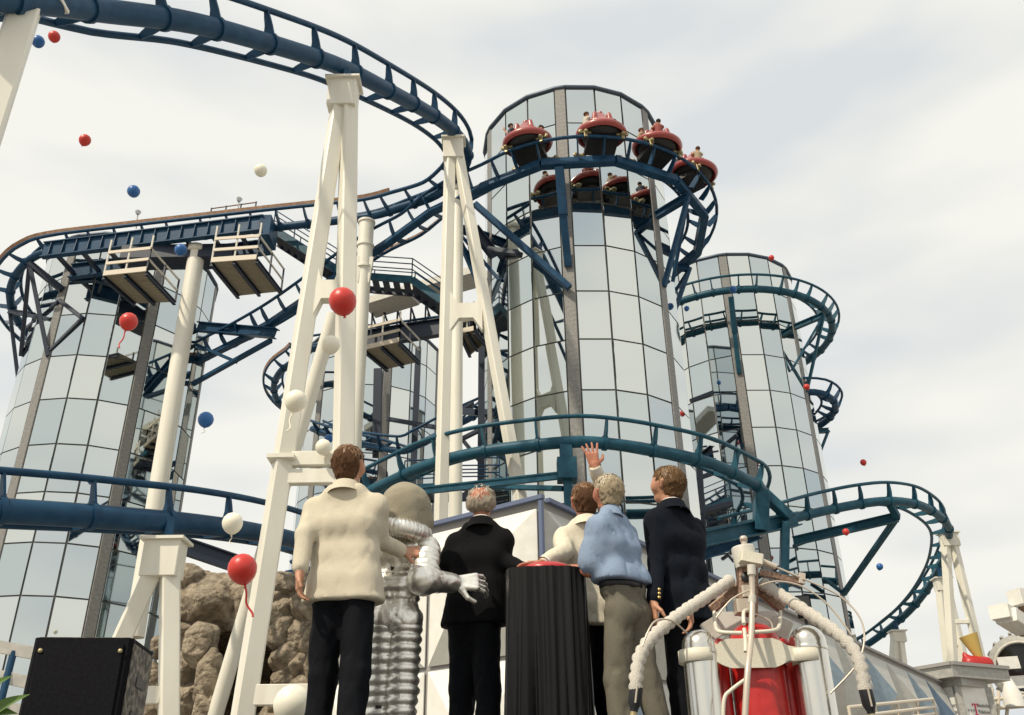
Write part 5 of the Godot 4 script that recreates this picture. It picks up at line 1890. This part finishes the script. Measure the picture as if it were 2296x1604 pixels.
	if sp.get("bald", false):
		hair = [[Vector3(-.045, -.01, .05), Vector3(.045, -.01, .05), .062, .062, .02], [Vector3(-.07, .02, .015), Vector3(-.068, -.01, .03), .036, .034, .02], [Vector3(.07, .02, .015), Vector3(.068, -.01, .03), .036, .034, .02], [Vector3(-.03, .085, -.03), Vector3(.03, .09, -.03), .034, .034, .02], [Vector3(-.055, .06, .02), Vector3(.055, .06, .02), .044, .044, .02]]
	var wc := []
	for c in cuts:
		var nn: Vector3 = hb * (c[0] as Vector3)
		wc.append([nn, c[1] * s + nn.dot(hc)])
	soft("hair", moved(hair, hb, hc, s), {"cell": .0085, "cuts": wc, "noise": hn, "amp": .013, "stretch": Vector3(1.0, .35, 1.0)}, sp.hair, o)
	strands(o, hb, hc, s, sp)
	s = ts
	# clothes
	soft(sp.get("top_name", "jacket"), top, {"cell": .0145, "cuts": [[Vector3(0, -1, 0), -hem * s]], "noise": nz, "amp": sp.get("fold", .007), "stretch": Vector3(.8, .32, .8), "crease": sp.get("crease", .007), "crease_stretch": Vector3(1.25, .42, 1.25)}, sp.top, o)
	soft("trousers", legs, {"cell": .016, "noise": noise_of(sp.get("seed", 5) + 9, 5.0, 2), "amp": .012, "stretch": Vector3(1.4, .45, 1.4), "crease": .012, "crease_stretch": Vector3(1.3, .4, 1.3)}, sp.trousers, o)
	for q in shoes:
		soft("shoe", [q], {"cell": .018}, M.shoe, o)
	if sp.has("collar"):
		var mb := MB.new()
		lathe(mb, [Vector2(.078 * s, -.05), Vector2(.066 * s, .016), Vector2(.062 * s, .018), Vector2(.066 * s, -.05)], Transform3D(Basis(Vector3.RIGHT, -.22), neck + Vector3(0, .0, .0)), 24)
		obj("collar", mb, sp.collar, o)
	if not sp.get("short", false):
		var mb := MB.new()
		lathe(mb, [Vector2(.104 * s, -.065), Vector2(.09 * s, -.03), Vector2(.080 * s, .006), Vector2(.078 * s, .010), Vector2(.074 * s, .004), Vector2(.09 * s, -.06)], Transform3D(Basis(Vector3.RIGHT, -.2), neck + Vector3(0, -.006, .004)), 28)
		obj("jacket_collar", mb, sp.top, o)
	if sp.has("cuff"):
		for c in cuffs:
			var mb := MB.new()
			lathe(mb, [Vector2(.046, -.02), Vector2(.046, .02)], along(c[0], c[0] + c[1]), 18)
			obj("cuff", mb, sp.cuff, o)
	return o

var RELAX := [.35, .45, .35]
func people() -> void:
	# cream jacket, nearest the loudspeaker
	var p := P(785, 1005, 5.2)
	var h := p.y - STAGE
	var o := person("man in cream jacket and black trousers, hand laid on the silver suit's shoulder", {"pos": Vector3(p.x + .03, STAGE, p.z), "h": h, "yaw": -.15, "head": [-.35, .16], "lean": Vector3(-.03, 0, 0), "seed": 71, "arms": [[P(683, 1200, 5.12), P(672, 1284, 5.05), Vector3(.05, -1, -.2), Vector3(1, 0, 0), RELAX, 1.0], [P(850, 1212, 5.3), P(903, 1238, 5.46), Vector3(1, .05, -.25), Vector3(0, -.5, -1), [.3, .4, .3], -1.0]], "skin": M.skin, "hair": M.hair_brown, "top": M.cream, "trousers": M.black_trouser, "hem": .885, "girth": 1.0, "flare": .004, "stance": [.05, -.1], "hair_low": -.125})
	# grey haired man in a black suit
	p = P(1082, 1092, 5.9)
	h = p.y - STAGE
	person("grey haired balding man in black suit reaching for the red button", {"pos": Vector3(p.x - .05, STAGE, p.z), "h": h, "yaw": -.2, "head": [-.1, .2], "lean": Vector3(.04, 0, 0), "seed": 72, "arms": [[P(1002, 1262, 5.95), P(1035, 1330, 6.2), Vector3(.5, -1, -.2), Vector3(1, 0, 0), RELAX, 1.0], [P(1124, 1256, 5.88), P(1178, 1277, 5.74), Vector3(1, -.05, .1), Vector3(0, -1, 0), [.12, .2, .2], -1.0]], "skin": M.skin_red, "hair": M.hair_grey, "bald": true, "top": M.black_wool, "trousers": M.black_trouser, "hem": .90, "flare": .0, "collar": M.white_cloth, "stance": [.1, -.08], "girth": .86})
	# the waving one in ivory
	p = P(1303, 1088, 6.15)
	h = p.y - STAGE
	person("dark haired person in ivory jacket waving one hand high", {"pos": Vector3(p.x + .02, STAGE, p.z), "h": h, "yaw": .25, "head": [.25, .2], "seed": 73, "arms": [[P(1266, 1238, 5.9), P(1219, 1264, 5.7), Vector3(-1, -.12, .1), Vector3(0, -1, 0), [.1, .15, .15], 1.0], [P(1352, 1105, 6.15), P(1334, 1048, 6.0), Vector3(-.18, 1, .05), Vector3(-.1, 0, -1), [.05, .08, .08], -1.0, .22]], "skin": M.skin_red, "hair": M.hair_brown, "top": M.ivory, "trousers": M.black_trouser, "hem": .88, "cuff": M.white_cloth, "girth": .84})
	# blue shirt
	p = P(1360, 1069, 5.5)
	h = p.y - STAGE
	o = person("fair haired man in light blue short sleeved shirt and grey trousers", {"pos": Vector3(p.x + .07, STAGE, p.z), "h": h, "yaw": .75, "head": [.5, .18], "lean": Vector3(-.06, 0, 0), "seed": 74, "short": true, "top_name": "shirt", "arms": [[P(1322, 1280, 5.42), P(1250, 1277, 5.58), Vector3(-1, .0, -.2), Vector3(0, -1, 0), [.1, .2, .2], 1.0], []], "skin": M.skin_red, "hair": M.hair_fair, "top": M.blue_shirt, "trousers": M.grey_trouser, "hem": 1.10, "waist": 1.06, "girth": .82, "fold": .009, "crease": .010, "flare": -.012, "collar": M.blue_shirt, "stance": [.02, -.12], "hair_low": -.095})
	var mb := MB.new()
	lathe(mb, [Vector2(.192, -.02), Vector2(.196, -.014), Vector2(.196, .014), Vector2(.192, .02)], Transform3D(Basis(Vector3.UP, .75) * Basis().scaled(Vector3(.84, 1.0, .56)), Vector3(-.02, 1.085 * h / 1.8, 0)), 36)
	obj("belt", mb, M.dark, o)
	# navy blazer
	p = P(1487, 1051, 5.75)
	h = p.y - STAGE
	o = person("man in dark navy blazer with gold sleeve buttons", {"pos": Vector3(p.x + .07, STAGE, p.z), "h": h, "yaw": .6, "head": [.85, .2], "lean": Vector3(-.04, 0, 0), "seed": 75, "arms": [[P(1472, 1262, 5.62), P(1466, 1352, 5.5), Vector3(-.02, -1, -.1), Vector3(.9, 0, -.3), RELAX, 1.0], [P(1548, 1265, 5.75), P(1545, 1360, 5.6), Vector3(0, -1, -.1), Vector3(-1, 0, 0), RELAX, -1.0]], "skin": M.skin, "hair": M.hair_sandy, "top": M.navy_wool, "trousers": M.black_trouser, "hem": .84, "collar": M.white_cloth, "fold": .008, "flare": .0, "girth": .86, "hair_low": -.085})
	for k in 3:
		mb = MB.new()
		lathe(mb, [Vector2(.010, 0), Vector2(.008, .005), Vector2(0, .007)], Transform3D(Basis(Vector3.RIGHT, PI / 2), P(1478, 1322 + k * 9, 5.42) - o.position), 10)
		obj("button", mb, M.gold, o)
	# the silver suit with a plain felt hood
	space_suit()

func space_suit() -> void:
	var p := P(905, 1100, 5.6)
	var h := 1.72
	var pos := Vector3(p.x - .02, STAGE, p.z)
	var o := thing("person", "person in ribbed silver space suit with a plain grey felt hood", "person", pos, "people on the stage")
	var core := [[Vector3(0, 1.2, 0), Vector3(0, .9, 0), .06, .06, .05]]
	for sd in [-1.0, 1.0]:
		core.append([Vector3(sd * .066, .9, 0), Vector3(sd * .068, .1, .03), .03, .03, .03])
	core.append([Vector3(0, 1.2, 0), Vector3(0, 1.5, 0), .06, .06, .05])
	soft("body", core, {"cell": .025}, M.dark, o)
	var nz := noise_of(81, 14.0, 2)
	# torso of crumpled foil
	soft("suit_torso", [[Vector3(-.075, 1.30, 0), Vector3(.075, 1.30, 0), .10, .10, .08], [Vector3(-.05, 1.10, 0), Vector3(.05, 1.10, 0), .105, .105, .08], [Vector3(-.06, .90, 0), Vector3(.06, .90, 0), .112, .112, .08], [Vector3(-.12, 1.36, 0), Vector3(.12, 1.36, 0), .07, .07, .05]], {"cell": .0105, "noise": nz, "amp": .007, "stretch": Vector3(1, .4, 1), "crease": .007, "crease_stretch": Vector3(.8, .3, .8), "ribs": [[Vector3(0, 1.0, 0), Vector3(0, 1.17, 0), .055, .012, .4]]}, M.silver, o)
	for sd in [-1.0, 1.0]:
		var a := Vector3(sd * .066, .88, 0)
		var b := Vector3(sd * .066, .50, -.01 + sd * .03)
		var c := Vector3(sd * .07, .09, .03 + sd * .06)
		soft("ribbed_leg", [[a, b, .10, .088, .04], [b, c, .088, .07, .03]], {"cell": .009, "ribs": [[Vector3(sd * .066, .12, 0), Vector3(sd * .066, .95, 0), .058, .017, .3]]}, M.silver, o)
		soft("boot", [[c + Vector3(0, -.04, .03), c + Vector3(0, -.05, -.14), .06, .055, .03]], {"cell": .018}, M.silver, o)
	# arms
	var sh := Vector3(.18, 1.33, 0)
	var el := P(948, 1302, 5.45) - pos
	var wr := P(1014, 1308, 5.6) - pos
	soft("suit_arm", [[sh, el, .085, .085, .05], [el, el.lerp(wr, .35), .082, .07, .04]], {"cell": .0115, "noise": nz, "amp": .006, "ribs": [[sh, el, .05, .012, .14]]}, M.silver, o)
	soft("gauntlet", [[el.lerp(wr, .3), wr, .072, .060, .02]], {"cell": .0115, "noise": nz, "amp": .006}, M.silver, o)
	soft("glove", hand_prims(wr + (wr - el).normalized() * .02, Vector3(1, .05, -.1), Vector3(0, -.4, -1), [.5, .6, .4], -1.0, .16, 1.5), {"cell": .0065}, M.silver, o)
	var el2 := Vector3(-.30, 1.08, -.05)
	var wr2 := P(692, 1425, 5.6) - pos
	el2 = Vector3(-.33, 1.06, -.02)
	soft("suit_arm", [[Vector3(-.18, 1.33, 0), el2, .08, .075, .05], [el2, wr2 + Vector3(.1, .12, 0), .07, .055, .04]], {"cell": .014, "noise": nz, "amp": .006}, M.silver, o)
	# ruffled neck ring
	var mb := MB.new()
	var seg := 110
	for i in seg:
		for j in 10:
			var q := []
			for u in [[0, 0], [1, 0], [1, 1], [0, 1]]:
				var a: float = TAU * (i + u[0]) / seg
				var b: float = TAU * (j + u[1]) / 10
				var rr := .150 + (.052 + .006 * sin(a * 46.0)) * cos(b)
				var yy := (.060 + .007 * sin(a * 46.0)) * sin(b)
				q.append([Vector3(rr * cos(a), yy, rr * sin(a)), Vector3(cos(a) * cos(b) - sin(a) * .25 * cos(a * 46.0), sin(b), sin(a) * cos(b) + cos(a) * .25 * cos(a * 46.0)).normalized()])
			mb.tri(q[0][0], q[1][0], q[2][0], q[0][1], q[1][1], q[2][1])
			mb.tri(q[0][0], q[2][0], q[3][0], q[0][1], q[2][1], q[3][1])
	for i in mb.v.size():
		mb.v[i] = Basis(Vector3(0, 0, 1), -.12) * mb.v[i] + Vector3(0.01, 1.43, 0)
	obj("neck_ring", mb, M.silver, o)
	# plain rounded hood
	var hc := P(908, 1152, 5.6) - pos
	soft("hood", [[hc + Vector3(0, -.05, 0), hc + Vector3(0, .03, 0), .165, .150, .06], [hc + Vector3(.03, -.03, -.05), hc + Vector3(.0, .04, .02), .14, .14, .06]], {"cell": .013, "noise": noise_of(83, 9.0, 2), "amp": .007}, M.felt, o)
	var r := RandomNumberGenerator.new()
	r.seed = 9
	var fz := MB.new()
	for i in 5200:
		var d := Vector3(r.randfn(), r.randfn(), r.randfn()).normalized()
		var b := hc + Vector3(0, -.01, 0) + Vector3(d.x * .163, d.y * .195, d.z * .163)
		if b.y < hc.y - .15: continue
		var t := (d + Vector3(r.randf_range(-1, 1), r.randf_range(-1.4, .2), r.randf_range(-1, 1))).normalized()
		var w := t.cross(d).normalized() * .0014
		fz.tri(b - w, b + w, b + t * r.randf_range(.008, .016), d, d, d)
	var f := obj("hood_nap", fz, M.felt, o)
	f.set_meta("kind", "stuff")

# ---------------------------------------------------------------- the scene
func _ready() -> void:
	rng.seed = 1997
	var cam := Camera3D.new()
	cam.name = "camera"
	cam.fov = rad_to_deg(2.0 * atan(802.0 / F))
	cam.far = 3000.0
	cam.near = .05
	cam.position = CP
	cb = Basis(Vector3.RIGHT, deg_to_rad(27.911)) * Basis(Vector3(0, 0, 1), deg_to_rad(-0.847))
	cam.basis = cb
	add_child(cam)
	cam.make_current()
	var we := WorldEnvironment.new()
	we.name = "world_environment"
	var env := Environment.new()
	env.background_mode = Environment.BG_SKY
	var sky := Sky.new()
	var pm := PanoramaSkyMaterial.new()
	pm.panorama = cloud_sky()
	sky.sky_material = pm
	env.sky = sky
	env.tonemap_mode = Environment.TONE_MAPPER_LINEAR
	env.tonemap_exposure = 1.0
	env.sdfgi_enabled = true
	env.ssao_enabled = true
	env.ssil_enabled = true
	we.environment = env
	add_child(we)
	var sun := DirectionalLight3D.new()
	sun.name = "sun"
	sun.light_energy = 1.22
	sun.light_color = Color(1.0, .95, .86)
	sun.light_angular_distance = 1.5
	sun.shadow_enabled = true
	add_child(sun)
	sun.look_at_from_position(Vector3(-9, 15, 9), Vector3.ZERO)
	make_materials()
	make_cloth()
	setting()
	tower("tallest mirror clad tower with the red cars circling its top", T0, -10.1, 21.936 + 1.6, 2.213, 32.3)
	tower("mirror clad tower farther back with two track bends jutting from it", T1, -10.8, 24.614 + 1.6, 2.251, 33.1)
	tower("mirror clad tower behind the thick white column and hanging decks", T2, -19.2, 20.67 + 1.6, 2.252, 29.2)
	tower("far mirror clad tower seen between the white trestles", T3, 20.0, 20.0, 2.25, 30.9)
	all_tracks()
	supports()
	brackets()
	girder()
	decks()
	panelled_building()
	rocks()
	kiosk()
	train()
	pole_speaker()
	loudspeaker()
	pedestal()
	rocket_belt()
	corner_leaves()
	balloons()
	people()
